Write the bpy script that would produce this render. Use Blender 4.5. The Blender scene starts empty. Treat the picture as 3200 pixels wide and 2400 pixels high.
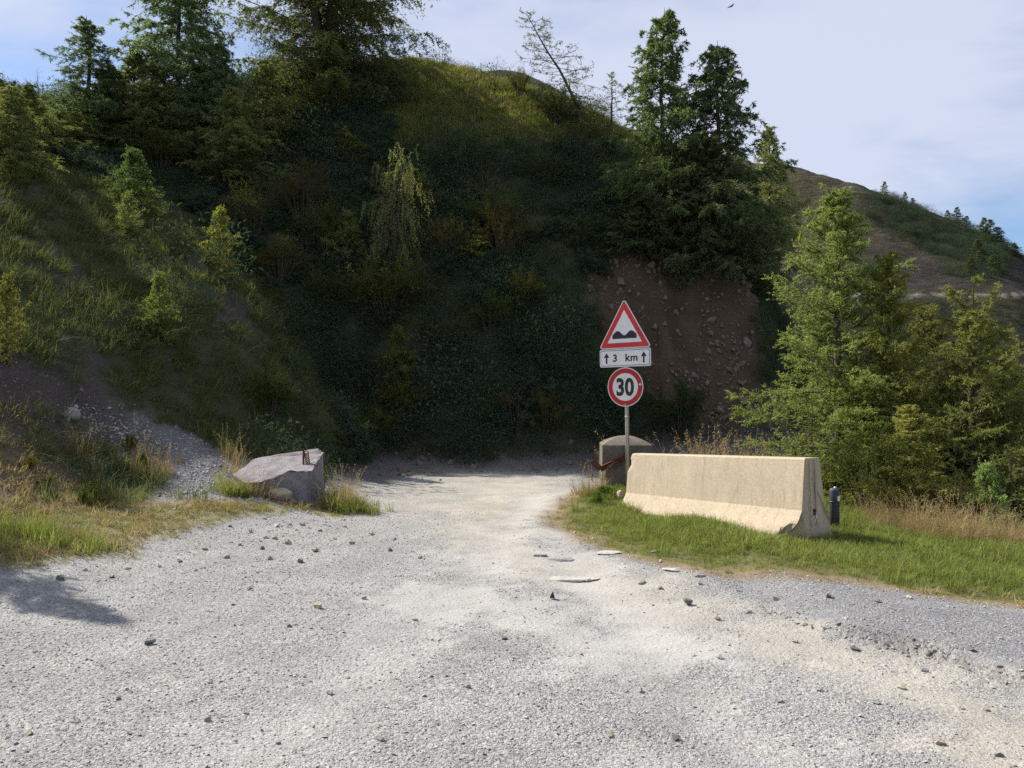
import bpy, bmesh, math, random
import numpy as np
from mathutils import Vector, Matrix, Euler

scene = bpy.context.scene
COL = scene.collection
rad = math.radians

# ------------------------------------------------------------------ camera
EYE = 1.6
FPX, CX, HY = 769.0, 512.0, 400.0           # focal length in px, centre column, horizon row (1024 x 768)
cam_data = bpy.data.cameras.new("camera")
cam = bpy.data.objects.new("camera", cam_data)
COL.objects.link(cam)
cam.location = (0, 0, EYE)
cam.rotation_euler = (rad(90), 0, 0)
cam_data.sensor_width = 36
cam_data.lens = FPX / 1024 * 36
cam_data.shift_y = (HY - 384) / 1024
cam_data.clip_start = 0.05
cam_data.clip_end = 6000
scene.camera = cam

# ------------------------------------------------------------------ light
SUN_EL, SUN_A = 43.0, 33.0                  # elevation; the sun stands to the left and SUN_A degrees beyond
sdir = Vector((-math.cos(rad(SUN_A)) * math.cos(rad(SUN_EL)), math.sin(rad(SUN_A)) * math.cos(rad(SUN_EL)), math.sin(rad(SUN_EL))))
sun_data = bpy.data.lights.new("sun", 'SUN')
sun_data.energy = 5.0
sun_data.angle = rad(0.53)
sun_data.color = (1.0, 0.945, 0.85)
sun = bpy.data.objects.new("sun", sun_data)
COL.objects.link(sun)
sun.location = (-30, 15, 40)
sun.rotation_euler = (-sdir).to_track_quat('-Z', 'Y').to_euler()

world = bpy.data.worlds.new("World")
scene.world = world
world.use_nodes = True
wn, wl = world.node_tree.nodes, world.node_tree.links
wn.clear()
w_out = wn.new('ShaderNodeOutputWorld')
w_bg = wn.new('ShaderNodeBackground')
w_bg.inputs['Strength'].default_value = 0.088
sky = wn.new('ShaderNodeTexSky')
sky.sky_type = 'NISHITA'
sky.sun_disc = False
sky.sun_elevation = rad(SUN_EL)
sky.sun_rotation = math.atan2(sdir.x, sdir.y)
sky.altitude = 1200
sky.air_density = 1.0
sky.dust_density = 0.25
sky.ozone_density = 3.0
# thin high cloud, laid out on a flat layer overhead
tc = wn.new('ShaderNodeTexCoord')
sep = wn.new('ShaderNodeSeparateXYZ')
wl.new(tc.outputs['Generated'], sep.inputs[0])
den = wn.new('ShaderNodeMath'); den.operation = 'MAXIMUM'; den.inputs[1].default_value = 0.0
wl.new(sep.outputs['Z'], den.inputs[0])
den2 = wn.new('ShaderNodeMath'); den2.operation = 'ADD'; den2.inputs[1].default_value = 0.22
wl.new(den.outputs[0], den2.inputs[0])
dx = wn.new('ShaderNodeMath'); dx.operation = 'DIVIDE'
dy = wn.new('ShaderNodeMath'); dy.operation = 'DIVIDE'
wl.new(sep.outputs['X'], dx.inputs[0]); wl.new(den2.outputs[0], dx.inputs[1])
wl.new(sep.outputs['Y'], dy.inputs[0]); wl.new(den2.outputs[0], dy.inputs[1])
comb = wn.new('ShaderNodeCombineXYZ')
wl.new(dx.outputs[0], comb.inputs[0]); wl.new(dy.outputs[0], comb.inputs[1])
cmap = wn.new('ShaderNodeMapping')
cmap.inputs['Location'].default_value = (1.25, 4.15, 0)
cmap.inputs['Rotation'].default_value = (0, 0, rad(24))
cmap.inputs['Scale'].default_value = (0.62, 1.0, 1)
wl.new(comb.outputs[0], cmap.inputs[0])
cn = wn.new('ShaderNodeTexNoise')
cn.inputs['Scale'].default_value = 1.0
cn.inputs['Detail'].default_value = 6
cn.inputs['Roughness'].default_value = 0.55
cn.inputs['Distortion'].default_value = 0.35
wl.new(cmap.outputs[0], cn.inputs['Vector'])
cr = wn.new('ShaderNodeMapRange')
cr.interpolation_type = 'SMOOTHSTEP'
cr.inputs['From Min'].default_value = 0.34
cr.inputs['From Max'].default_value = 0.56
cr.inputs['To Max'].default_value = 0.9
wl.new(cn.outputs[0], cr.inputs['Value'])
cm = wn.new('ShaderNodeMix'); cm.data_type = 'RGBA'
cm.inputs['B'].default_value = (4.6, 4.9, 5.95, 1)
wl.new(cr.outputs[0], cm.inputs['Factor'])
wl.new(sky.outputs[0], cm.inputs['A'])
wl.new(cm.outputs['Result'], w_bg.inputs['Color'])
wl.new(w_bg.outputs[0], w_out.inputs[0])

scene.view_settings.view_transform = 'Standard'
scene.view_settings.look = 'None'
scene.view_settings.exposure = 0.82
scene.view_settings.gamma = 1
scene.cycles.use_denoising = False
scene.cycles.max_bounces = 4
scene.cycles.diffuse_bounces = 3
scene.cycles.glossy_bounces = 2
scene.cycles.transmission_bounces = 3
scene.cycles.use_adaptive_sampling = True
scene.cycles.adaptive_threshold = 0.01
scene.cycles.transparent_max_bounces = 6

# ------------------------------------------------------------------ helpers
rng = np.random.default_rng(7)

def at(px, py, Y):
    return np.array(((px - CX) / FPX * Y, Y, EYE - (py - HY) / FPX * Y))

def gp(px, py):
    Y = EYE * FPX / (py - HY)
    return ((px - CX) / FPX * Y, Y)

def nrm(v):
    return v / np.maximum(np.linalg.norm(v, axis=-1, keepdims=True), 1e-9)

class Noise:
    def __init__(self, seed):
        self.t = np.random.default_rng(seed).random((256, 256))
    def __call__(self, x, y, s=1.0, octaves=1, rough=0.5):
        x = np.asarray(x, float) / s; y = np.asarray(y, float) / s
        out = 0; amp = 1; tot = 0
        for o in range(octaves):
            xi = np.floor(x).astype(int); yi = np.floor(y).astype(int)
            fx = x - xi; fy = y - yi
            fx = fx * fx * (3 - 2 * fx); fy = fy * fy * (3 - 2 * fy)
            a = self.t[xi & 255, yi & 255]; b = self.t[(xi + 1) & 255, yi & 255]
            c = self.t[xi & 255, (yi + 1) & 255]; d = self.t[(xi + 1) & 255, (yi + 1) & 255]
            out = out + amp * ((a * (1 - fx) + b * fx) * (1 - fy) + (c * (1 - fx) + d * fx) * fy)
            tot += amp; amp *= rough; x = x * 2.03 + 17.3; y = y * 2.03 + 5.1
        return out / tot
N1, N2, N3, N4 = Noise(1), Noise(2), Noise(3), Noise(4)

def sstep(a, b, x):
    t = np.clip((x - a) / (b - a), 0, 1)
    return t * t * (3 - 2 * t)

def dline(x, y, pts):
    d = np.full(np.shape(x), 1e9)
    for (ax, ay), (bx, by) in zip(pts[:-1], pts[1:]):
        vx, vy = bx - ax, by - ay
        t = np.clip(((x - ax) * vx + (y - ay) * vy) / (vx * vx + vy * vy + 1e-9), 0, 1)
        d = np.minimum(d, np.hypot(x - ax - t * vx, y - ay - t * vy))
    return d

def inside(x, y, poly):
    r = np.zeros(np.shape(x), bool)
    n = len(poly)
    for i in range(n):
        ax, ay = poly[i]; bx, by = poly[(i + 1) % n]
        if ay == by: continue
        c = ((ay > y) != (by > y)) & (x < (bx - ax) * (y - ay) / (by - ay) + ax)
        r ^= c
    return r

def sdist(x, y, poly):          # positive inside
    d = dline(x, y, poly + [poly[0]])
    return np.where(inside(x, y, poly), d, -d)

def make_mesh(name, V, faces, smooth=False, mat_idx=None):
    """V (n,3); faces: list of int arrays (k,m) of equal-sized polygons"""
    me = bpy.data.meshes.new(name)
    V = np.ascontiguousarray(V, dtype=np.float32)
    faces = [np.asarray(f, dtype=np.int32) for f in faces if len(f)]
    me.vertices.add(len(V)); me.vertices.foreach_set('co', V.ravel())
    nl = sum(f.size for f in faces); npoly = sum(len(f) for f in faces)
    me.loops.add(nl); me.loops.foreach_set('vertex_index', np.concatenate([f.ravel() for f in faces]))
    me.polygons.add(npoly)
    starts = []; s = 0
    for f in faces:
        starts.append(s + np.arange(len(f)) * f.shape[1]); s += f.size
    me.polygons.foreach_set('loop_start', np.concatenate(starts).astype(np.int32))
    if mat_idx is not None:
        me.polygons.foreach_set('material_index', np.asarray(mat_idx, np.int32))
    me.polygons.foreach_set('use_smooth', np.full(npoly, bool(smooth)))
    me.update(calc_edges=True)
    return me

def fattr(me, name, arr, typ='FLOAT'):
    a = me.attributes.new(name, typ, 'POINT')
    key = {'FLOAT': 'value', 'FLOAT_VECTOR': 'vector', 'INT': 'value', 'FLOAT_COLOR': 'color'}[typ]
    a.data.foreach_set(key, np.ascontiguousarray(arr, dtype=np.int32 if typ == 'INT' else np.float32).ravel())

def link(name, me, mats=(), parent=None, loc=(0, 0, 0), rot=(0, 0, 0)):
    o = bpy.data.objects.new(name, me)
    COL.objects.link(o)
    if me is not None:
        for m in (mats if isinstance(mats, (list, tuple)) else [mats]):
            me.materials.append(m)
    o.location = loc; o.rotation_euler = rot
    if parent is not None: o.parent = parent
    return o

def tag(o, label=None, cat=None, group=None, kind=None):
    if label: o['label'] = label
    if cat: o['category'] = cat
    if group: o['group'] = group
    if kind: o['kind'] = kind
    return o

def from_bm(name, bm, smooth=False):
    me = bpy.data.meshes.new(name)
    bmesh.ops.recalc_face_normals(bm, faces=bm.faces)
    bm.to_mesh(me); bm.free()
    if smooth:
        me.polygons.foreach_set('use_smooth', [True] * len(me.polygons))
    return me

# ------------------------------------------------------------------ materials
class NT:
    def __init__(self, name):
        self.m = bpy.data.materials.new(name); self.m.use_nodes = True
        self.n = self.m.node_tree.nodes; self.l = self.m.node_tree.links
        self.n.clear()
        self.out = self.n.new('ShaderNodeOutputMaterial')
    def node(self, typ, ins=None, **props):
        nd = self.n.new(typ)
        for k, v in props.items(): setattr(nd, k, v)
        for k, v in (ins or {}).items():
            if isinstance(v, bpy.types.NodeSocket): self.l.new(v, nd.inputs[k])
            else: nd.inputs[k].default_value = v
        return nd
    def mix(self, fac, a, b, mode='MIX'):
        nd = self.n.new('ShaderNodeMix'); nd.data_type = 'RGBA'; nd.blend_type = mode
        for k, v in (('Factor', fac), ('A', a), ('B', b)):
            if isinstance(v, bpy.types.NodeSocket): self.l.new(v, nd.inputs[k])
            else:
                if k != 'Factor' and len(v) == 3: v = (*v, 1)
                nd.inputs[k].default_value = v
        return nd.outputs['Result']
    def math(self, op, a, b=0.0, clamp=False):
        nd = self.n.new('ShaderNodeMath'); nd.operation = op; nd.use_clamp = clamp
        for i, v in enumerate((a, b)):
            if isinstance(v, bpy.types.NodeSocket): self.l.new(v, nd.inputs[i])
            else: nd.inputs[i].default_value = v
        return nd.outputs[0]
    def rng(self, v, a, b, c=0.0, d=1.0):
        nd = self.n.new('ShaderNodeMapRange')
        self.l.new(v, nd.inputs['Value'])
        for k, x in (('From Min', a), ('From Max', b), ('To Min', c), ('To Max', d)): nd.inputs[k].default_value = x
        return nd.outputs[0]
    def coords(self, kind='Object', scale=None):
        o = self.node('ShaderNodeTexCoord').outputs[kind]
        if scale is not None:
            mp = self.node('ShaderNodeMapping', {'Vector': o, 'Scale': scale}); o = mp.outputs[0]
        return o
    def noise(self, vec, scale, detail=4, rough=0.55):
        return self.node('ShaderNodeTexNoise', {'Vector': vec, 'Scale': scale, 'Detail': detail, 'Roughness': rough}).outputs[0]
    def bsdf(self, col, rough=0.8, metal=0.0, spec=0.3, normal=None):
        b = self.node('ShaderNodeBsdfPrincipled', {'Roughness': rough, 'Metallic': metal, 'Specular IOR Level': spec})
        for k, v in (('Base Color', col),):
            if isinstance(v, bpy.types.NodeSocket): self.l.new(v, b.inputs[k])
            else: b.inputs[k].default_value = (*v, 1) if len(v) == 3 else v
        if normal is not None: self.l.new(normal, b.inputs['Normal'])
        self.l.new(b.outputs[0], self.out.inputs[0])
        return b
    def bump(self, h, strength, dist=0.02, normal=None):
        nd = self.node('ShaderNodeBump', {'Height': h, 'Strength': strength, 'Distance': dist})
        if normal is not None: self.l.new(normal, nd.inputs['Normal'])
        return nd.outputs[0]

def mat_plain(name, c, rough=0.6, metal=0.0, var=0.15, scale=20, bump=0.1, spec=0.3):
    t = NT(name); v = t.coords()
    n = t.noise(v, scale, 5)
    n2 = t.noise(v, scale * 0.15, 3)
    k = t.math('ADD', t.rng(n, 0.3, 0.7, 1 - var, 1 + var), t.rng(n2, 0.3, 0.7, -var, var))
    col = t.mix(1.0, c, t.node('ShaderNodeCombineColor', {0: k, 1: k, 2: k}).outputs[0], 'MULTIPLY')
    t.bsdf(col, rough, metal, spec, t.bump(n, bump, 0.01))
    return t.m

def mat_ground():
    t = NT('ground_cover'); v = t.coords('Object')
    base = t.node('ShaderNodeAttribute', attribute_name='zone_col').outputs['Color']
    grav = t.node('ShaderNodeAttribute', attribute_name='gravel').outputs['Fac']
    wob = t.node('ShaderNodeTexNoise', {'Vector': v, 'Scale': 9.0, 'Detail': 2}).outputs['Color']
    vv = t.node('ShaderNodeVectorMath', {0: v, 1: t.node('ShaderNodeVectorMath', {0: wob, 'Scale': 0.05}, operation='SCALE').outputs[0]}, operation='ADD').outputs[0]
    vo = t.node('ShaderNodeTexVoronoi', {'Vector': vv, 'Scale': 62.0})
    vo2 = t.node('ShaderNodeTexVoronoi', {'Vector': vv, 'Scale': 150.0})
    sp = t.node('ShaderNodeSeparateColor', {0: vo.outputs['Color']})
    sp2 = t.node('ShaderNodeSeparateColor', {0: vo2.outputs['Color']})
    cell = t.math('ADD', t.rng(sp.outputs[0], 0, 1, 0.72, 1.24), t.rng(sp2.outputs[0], 0, 1, -0.22, 0.22))
    gap = t.rng(vo.outputs['Distance'], 0.25, 0.62, 1.0, 0.80)
    cell = t.math('MULTIPLY', cell, gap)
    fine = t.rng(t.noise(v, 60, 3, 0.7), 0.25, 0.75, 0.75, 1.25)
    k = t.math('ADD', t.math('MULTIPLY', cell, grav), t.math('MULTIPLY', fine, t.math('SUBTRACT', 1.0, grav)))
    big = t.rng(t.noise(v, 1.7, 3, 0.6), 0.3, 0.7, 0.86, 1.14)
    k = t.math('MULTIPLY', k, big)
    kc = t.node('ShaderNodeCombineColor', {0: k, 1: k, 2: t.math('MULTIPLY', k, t.rng(sp.outputs[1], 0, 1, 0.93, 1.05))}).outputs[0]
    col = t.mix(1.0, base, kc, 'MULTIPLY')
    h = t.math('ADD', t.math('MULTIPLY', t.math('SUBTRACT', 1.0, vo.outputs['Distance']), 0.7), t.math('MULTIPLY', t.math('SUBTRACT', 1.0, vo2.outputs['Distance']), 0.35))
    hb = t.math('ADD', t.math('MULTIPLY', h, grav), t.math('MULTIPLY', t.noise(v, 30, 3, 0.7), 1.2))
    t.bsdf(col, 0.92, 0, 0.15, t.bump(hb, 0.8, 0.014))
    return t.m
M_GROUND = mat_ground()

# ------------------------------------------------------------------ terrain
HILL = [  # px, py, depth: points on the slopes
    # near bank on the left with its gravel fan
    (0, 540, 7.7), (0, 480, 9.0), (0, 430, 9.8), (0, 340, 11.0), (0, 270, 13), (0, 200, 15.5), (0, 140, 19), (0, 100, 25),
    (60, 520, 8.9), (60, 470, 10.0), (60, 400, 11.0), (60, 300, 13.2), (60, 220, 16),
    (130, 505, 10.2), (130, 460, 11.2), (110, 425, 11.8), (160, 440, 12.2), (200, 446, 12.4), (240, 454, 12.4), (200, 480, 11.2), (230, 497, 10.8),
    (100, 360, 12.4), (160, 400, 13.0), (220, 420, 13.8), (280, 440, 14.4), (330, 462, 15.2),
    (160, 320, 14), (230, 340, 14.8), (290, 400, 15.2), (100, 260, 15.2), (180, 270, 16),
    (345, 462, 15.7), (325, 410, 15.9), (240, 292, 17), (170, 235, 18.4), (110, 187, 20.5), (50, 145, 22.5),
    # gully and the big slope behind the road
    (352, 440, 18.2), (300, 330, 19.6), (260, 260, 21.5), (180, 195, 24), (110, 160, 25.5),
    (385, 472, 17.2), (430, 470, 17.4), (480, 469, 17.5), (530, 468, 17.7), (575, 465, 18.0),
    (360, 350, 20), (420, 400, 18.8), (480, 400, 18.8), (540, 400, 18.9), (575, 400, 19.1),
    (420, 330, 20.3), (500, 330, 20.3), (560, 330, 20.6), (330, 250, 23.2), (420, 250, 23.0), (500, 250, 23.0), (560, 260, 22.4),
    (250, 180, 27), (330, 170, 27.5), (420, 160, 28), (500, 165, 27.5), (570, 180, 26.5), (640, 200, 25), (700, 225, 24),
    (0, 95, 27), (50, 112, 27), (100, 108, 28), (150, 104, 29.5), (200, 98, 31), (250, 88, 33), (300, 80, 34), (350, 70, 35.5),
    (410, 59, 37), (440, 64, 36.5), (480, 76, 35.5), (520, 88, 34.5), (560, 103, 33), (600, 122, 31.5), (640, 145, 30), (680, 178, 28.5), (720, 215, 27), (750, 245, 26),
    (430, 100, 32.5), (500, 115, 31.5), (560, 135, 30),
    # earth scarp at the bend
    (584, 300, 21.6), (590, 262, 22.6), (640, 247, 22.9), (700, 250, 22.9), (735, 275, 22.6), (757, 305, 22.3),
    (580, 432, 19.4), (640, 440, 19.9), (700, 440, 20.2), (765, 436, 20.6), (640, 345, 21.4), (700, 345, 21.5), (745, 360, 21.4),
    (770, 300, 25.5), (772, 360, 23.0), (786, 425, 22.0), (800, 425, 27), (800, 400, 31), (790, 400, 36),
    (850, 425, 24), (850, 420, 34), (900, 420, 28),
]
def steep(Y):                   # the slopes behind the road are steep
    return Y if Y < 17.5 else 17.5 + (Y - 17.5) * 0.76
hp = [at(a, b, steep(c)) for a, b, c in HILL]
for (px, py, Y) in [(0, 95, 27), (50, 112, 27), (100, 108, 28), (150, 104, 29.5), (200, 98, 31), (250, 88, 33), (300, 80, 34), (350, 70, 35.5),
                    (410, 59, 37), (480, 76, 35.5), (560, 103, 33), (640, 145, 30), (720, 215, 27)]:
    Y = steep(Y); p = at(px, py, Y); k = (Y + 9) / Y
    hp.append(np.array((p[0] * k, Y + 9, p[2] - 1.0)))
    k = (Y + 30) / Y
    hp.append(np.array((p[0] * k, Y + 30, p[2] - 7)))
hp += [np.array(p) for p in [
    (-12, 5, 2.0), (-12, 10, 3.7), (-14, 0, 1.6), (-20, 8, 5.2), (-20, 18, 9), (-28, 28, 13), (-40, 20, 15), (-40, 45, 16), (-16, -8, 2),
    (-9, 2, 0.9), (-7.5, 5.5, 0.9), (-9, -4, 0.5), (-40, -6, 8),
    (-4.7, 6.2, 0.0), (-4.45, 8, 0.06), (-4.0, 9.4, 0.08), (-3.5, 10.4, 0.08), (-3.0, 12.2, 0.05), (-3.1, 13.8, 0.05),
    (-3.0, 6, -0.9), (-2.5, 8.5, -0.8), (-2.0, 10.5, -0.8), (-1.4, 12.6, -0.9), (-1.2, 15, -0.9), (-5.5, 3.5, -0.2), (-6, 0, -.3), (-3, 2, -1.2), (-6, -6, -.5),
    (0, 15, -1.4), (2, 15.5, -1.4), (4, 17.4, -1.2), (6, 17.8, -1.2), (1.2, 16.6, -.6),
    (0, 4, -2.5), (0, 10, -2.5), (3, 8, -3), (6, 12, -3), (10, 16, -3), (12, 5, -5), (4, -4, -3), (0, -8, -3), (30, 10, -9), (20, 25, -5), (30, 45, -7), (14, 40, -1), (22, 60, -4), (12, 30, -1),
]]
hp = np.array(hp)
def rbf_fit(P):
    n = len(P)
    D = np.hypot(P[:, None, 0] - P[None, :, 0], P[:, None, 1] - P[None, :, 1])
    A = np.zeros((n + 3, n + 3)); A[:n, :n] = -D + np.eye(n) * -0.05 * 0
    A[:n, n] = 1; A[:n, n + 1:] = P[:, :2]; A[n:, :n] = A[:n, n:].T
    w = np.linalg.solve(A, np.concatenate([P[:, 2], np.zeros(3)]))
    def f(x, y):
        s = np.shape(x); x = np.ravel(x); y = np.ravel(y)
        out = w[n] + w[n + 1] * x + w[n + 2] * y
        for i in range(n): out = out - w[i] * np.hypot(x - P[i, 0], y - P[i, 1])
        return out.reshape(s)
    return f
hill_rbf = rbf_fit(hp)

VERGE = [(0.5, 10.7), (0.66, 9.6), (0.97, 8.5), (1.30, 7.75), (1.74, 7.15), (2.5, 6.65), (3.15, 6.24), (3.95, 5.85), (8, 4.2), (16, 1.5), (40, -6), (40, 24), (14, 18.5), (9, 17.8), (5.6, 16.4), (3.6, 15.2), (2.2, 14.0), (1.3, 12.9), (0.8, 11.8)]
LGRASS = [(-12, 4), (-5.6, 5.6), (-4.35, 6.42), (-4.1, 7.0), (-3.62, 7.5), (-3.75, 8.3), (-3.3, 9.5), (-2.9, 10.3), (-2.1, 10.2), (-1.95, 10.8), (-2.4, 11.4), (-3.6, 10.55), (-4.4, 9.9), (-5.2, 10.0), (-6.5, 10.6), (-14, 12)]
LEDGE = [gp(762, 607), gp(800, 625), gp(850, 640), gp(905, 652), gp(950, 664), gp(1024, 692), gp(1120, 730)]
SANDA = [gp(520, 484), gp(490, 510), gp(480, 540), gp(540, 562), gp(610, 585), gp(700, 618), gp(790, 640), gp(880, 672), gp(960, 705), gp(1100, 770)]
SANDB = [gp(450, 590), gp(560, 620), gp(680, 650)]

def ledge_side(x, y):           # >0 on the strip of dark chippings beyond the ledge
    side = np.full(np.shape(x), -9.0)
    best = np.full(np.shape(x), 1e9)
    for (ax, ay), (bx, by) in zip(LEDGE[:-1], LEDGE[1:]):
        vx, vy = bx - ax, by - ay; L = math.hypot(vx, vy)
        t = np.clip(((x - ax) * vx + (y - ay) * vy) / L ** 2, 0, 1)
        d = np.hypot(x - ax - t * vx, y - ay - t * vy)
        s = (vx * (y - ay) - vy * (x - ax)) / L
        side = np.where(d < best, s, side); best = np.minimum(best, d)
    return side

def flat_z(x, y):
    z = np.zeros(np.shape(x))
    z += 0.5 * sstep(13.5, 20.5, y) * sstep(0.5, 4, x)
    v = sdist(x, y, VERGE)
    z += 0.035 * sstep(0, 1.2, v) * sstep(18, 14, y)
    z -= 0.06 * np.exp(-((x - 1.9) ** 2 + (y - 10.6) ** 2) / 0.5)
    z += 0.19 * np.exp(-((x - 1.55) ** 2 + (y - 12.3) ** 2) / 0.7)
    z -= 1.9 * sstep(1.6, 5.5, v) * sstep(4.6, 9.5, x)
    z -= 9 * sstep(9, 34, x)
    ls = ledge_side(x, y)
    z += 0.085 * sstep(-0.03, 0.05, ls + 0.16 * (N1(x, y, 0.35, 2) - .5)) * sstep(2.0, 0.6, np.abs(ls)) * sstep(1.9, 2.4, x * 1.0)
    z -= 0.035 * np.exp(-(np.minimum(dline(x, y, [gp(200, 790), gp(380, 660), gp(470, 580), gp(505, 530), gp(530, 495)]), dline(x, y, [gp(800, 800), gp(660, 665), gp(590, 590), gp(560, 545), gp(570, 505)])) / .28) ** 2)
    z += 0.06 * (N1(x, y, 1.4, 2) - 0.5) + 0.022 * (N2(x, y, 0.5, 3) - 0.5) + 0.012 * (N3(x, y, 0.12, 2) - .5)
    return z

def base_height(x, y):
    f = flat_z(x, y); h = hill_rbf(x, y)
    return f + 0.3 * np.logaddexp(0, (h - f) / 0.3), sstep(-0.1, 0.35, h - f)

def axis(*segs):
    out = []
    for a, b, s in segs:
        out.append(np.arange(a, b - s * 0.5, s))
    return np.concatenate(out + [[segs[-1][1]]])
XS = axis((-46, -14, 0.7), (-14, -5, 0.13), (-5, 5, 0.055), (5, 9.4, 0.11), (9.4, 40, 0.6))
YS = axis((-9, 2, 0.5), (2, 13, 0.055), (13, 24, 0.11), (24, 41, 0.28), (41, 70, 1.4))
GX, GY = np.meshgrid(XS, YS)
GZ, GH = base_height(GX, GY)

def scarp_mask(x, y, z):
    """the bare earth face at the bend"""
    px = x / np.maximum(y, 1) * FPX + CX; py = HY - (z - EYE) / np.maximum(y, 1) * FPX
    poly = [(578, 300), (590, 266), (620, 250), (665, 246), (705, 250), (735, 272), (752, 300), (772, 360), (786, 432), (720, 440), (650, 400), (620, 380), (596, 350)]
    s = sdist(px + 60 * (N2(x, z, 1.1, 4, .6) - .5), py + 60 * (N3(x, z, 1.1, 4, .6) - .5), poly)
    return sstep(-5, 8, s) * ((y > 17) & (y < 25.5))
SC = scarp_mask(GX, GY, GZ)
# relief: lumps and gullies on the slopes, ribs on the scarp
GZ = GZ + GH * (0.55 * (N1(GX, GY, 2.6, 3) - .5) + 0.22 * (N2(GX, GY, 0.7, 2) - .5)) * sstep(0.3, 2.0, GZ)
GZ = GZ + SC * (1.1 * (N3(GX * 1.6 + GZ * .2, GZ * 0.7, 1.0, 5, .65) - .5) + .25 * (N1(GX * .5, GZ * 3.0, 1.0, 2) - .5))
# dirt spoil at the foot of the bank on the left
def H(x, y):
    x = np.asarray(x, float); y = np.asarray(y, float)
    i = np.clip(np.searchsorted(XS, x) - 1, 0, len(XS) - 2); j = np.clip(np.searchsorted(YS, y) - 1, 0, len(YS) - 2)
    fx = np.clip((x - XS[i]) / (XS[i + 1] - XS[i]), 0, 1); fy = np.clip((y - YS[j]) / (YS[j + 1] - YS[j]), 0, 1)
    return (GZ[j, i] * (1 - fx) + GZ[j, i + 1] * fx) * (1 - fy) + (GZ[j + 1, i] * (1 - fx) + GZ[j + 1, i + 1] * fx) * fy
def Hn(x, y, e=0.15):
    dx_ = (H(x + e, y) - H(x - e, y)) / (2 * e); dy_ = (H(x, y + e) - H(x, y - e)) / (2 * e)
    return nrm(np.stack([-dx_, -dy_, np.ones_like(dx_)], -1))
def pick(F, x, y):
    i = np.clip(np.searchsorted(XS, x), 0, len(XS) - 1); j = np.clip(np.searchsorted(YS, y), 0, len(YS) - 1)
    return F[j, i]
def hz(x, y):
    return float(H(np.array([x]), np.array([y]))[0])

# zones -------------------------------------------------------------
VG = sdist(GX, GY, VERGE)
LG = sdist(GX, GY, LGRASS)
nz = N1(GX, GY, 0.5, 4, .6) - .5
nb = N2(GX, GY, 1.8, 3) - .5
nf = N4(GX, GY, 0.13, 3, .6) - .5
def mixc(a, c, m):
    return a * (1 - m[..., None]) + np.array(c) * m[..., None]
col = np.ones(GX.shape + (3,)) * np.array((0.305, 0.30, 0.294))
sandA = sstep(0.85, 0.05, dline(GX, GY, SANDA) + 1.5 * nz + .9 * nf)
sandB = sstep(0.9, 0.0, dline(GX, GY, SANDB) + 1.8 * nz + 1.0 * nf)
TR1 = [gp(200, 790), gp(380, 660), gp(470, 580), gp(505, 530), gp(530, 495)]
TR2 = [gp(800, 800), gp(660, 665), gp(590, 590), gp(560, 545), gp(570, 505)]
track = sstep(0.55, 0.05, np.minimum(dline(GX, GY, TR1), dline(GX, GY, TR2)) + 1.0 * nz + .7 * nf)
far_sand = sstep(8.6, 11, GY + 2 * nb) * sstep(-3, -1.6, GX + nb) * sstep(1.9, .6, GX)
patch = sstep(0.08, 0.22, N3(GX, GY, 0.9, 4, .6) - .5) * 0.55
col = mixc(col, (0.34, 0.328, 0.31), patch)
col = mixc(col, (0.36, 0.322, 0.26), np.clip(sandA * 0.5 + far_sand * 0.42, 0, 0.7))
col = mixc(col, (0.36, 0.35, 0.33), sandB * 0.5)
ls = ledge_side(GX, GY)
dark = sstep(0.0, 0.12, ls + 0.25 * nz) * sstep(2.6, 1.7, ls) * sstep(0.9, 1.9, GX + .5 * nb)
col = mixc(col, (0.215, 0.215, 0.225), dark * 0.9)
col = mixc(col, (0.12, 0.11, 0.105), sstep(0.05, 0.0, np.abs(ls + 0.10 * (N1(GX, GY, 0.35, 2) - .5))) * 0.6 * sstep(1.9, 2.4, GX))
col = mixc(col, (0.335, 0.327, 0.315), track * .5)
grav = np.clip(1 - .35 * track - 0.55 * np.clip(sandA + sandB, 0, 1) - 0.25 * far_sand, 0.25, 1)
vmask = sstep(-0.10, 0.14, VG + 0.35 * nz)
vedge = sstep(-0.3, 0.0, VG + 0.35 * nz) * (1 - sstep(0.05, 0.35, VG + .3 * nz))
col = mixc(col, (0.10, 0.10, 0.045), vmask)
col = mixc(col, (0.22, 0.155, 0.08), vedge * 0.6)
lmask = sstep(-0.12, 0.25, LG + 0.6 * nz + 0.3 * nb)
col = mixc(col, (0.185, 0.155, 0.085), lmask * 0.9)
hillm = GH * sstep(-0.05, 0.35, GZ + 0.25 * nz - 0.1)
fan = np.clip(sstep(1.05, 0.4, dline(GX, GY, [tuple(at(145, 448, 11.6)[:2]), tuple(at(170, 462, 11.8)[:2]), tuple(at(205, 478, 11.5)[:2]), tuple(at(225, 492, 11)[:2])]) + .5 * nz), 0, 1)
scree = sstep(1.0, 0.3, dline(GX, GY, [tuple(at(-30, 395, 10.3)[:2]), tuple(at(40, 405, 10.8)[:2]), tuple(at(90, 425, 11.4)[:2])]) + .7 * nz)
streak = sstep(0.62, 0.72, N4(GX * 1.6 + GY * 0.6, GY * 0.35 - GX * .3, 0.9, 3)) * (GX < -3) * (GY < 20)
crest = sstep(27, 29.5, GY) * sstep(-6, -2, GX)
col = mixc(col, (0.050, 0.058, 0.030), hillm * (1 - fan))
col = mixc(col, (0.13, 0.115, 0.05), hillm * crest * .8)
earth = sstep(10.6, 9.6, GY + 1.5 * nb) * sstep(-3.6, -4.2, GX) * hillm
col = mixc(col, (0.135, 0.10, 0.07), earth * .85)
col = mixc(col, (0.185, 0.18, 0.18), fan)
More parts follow.
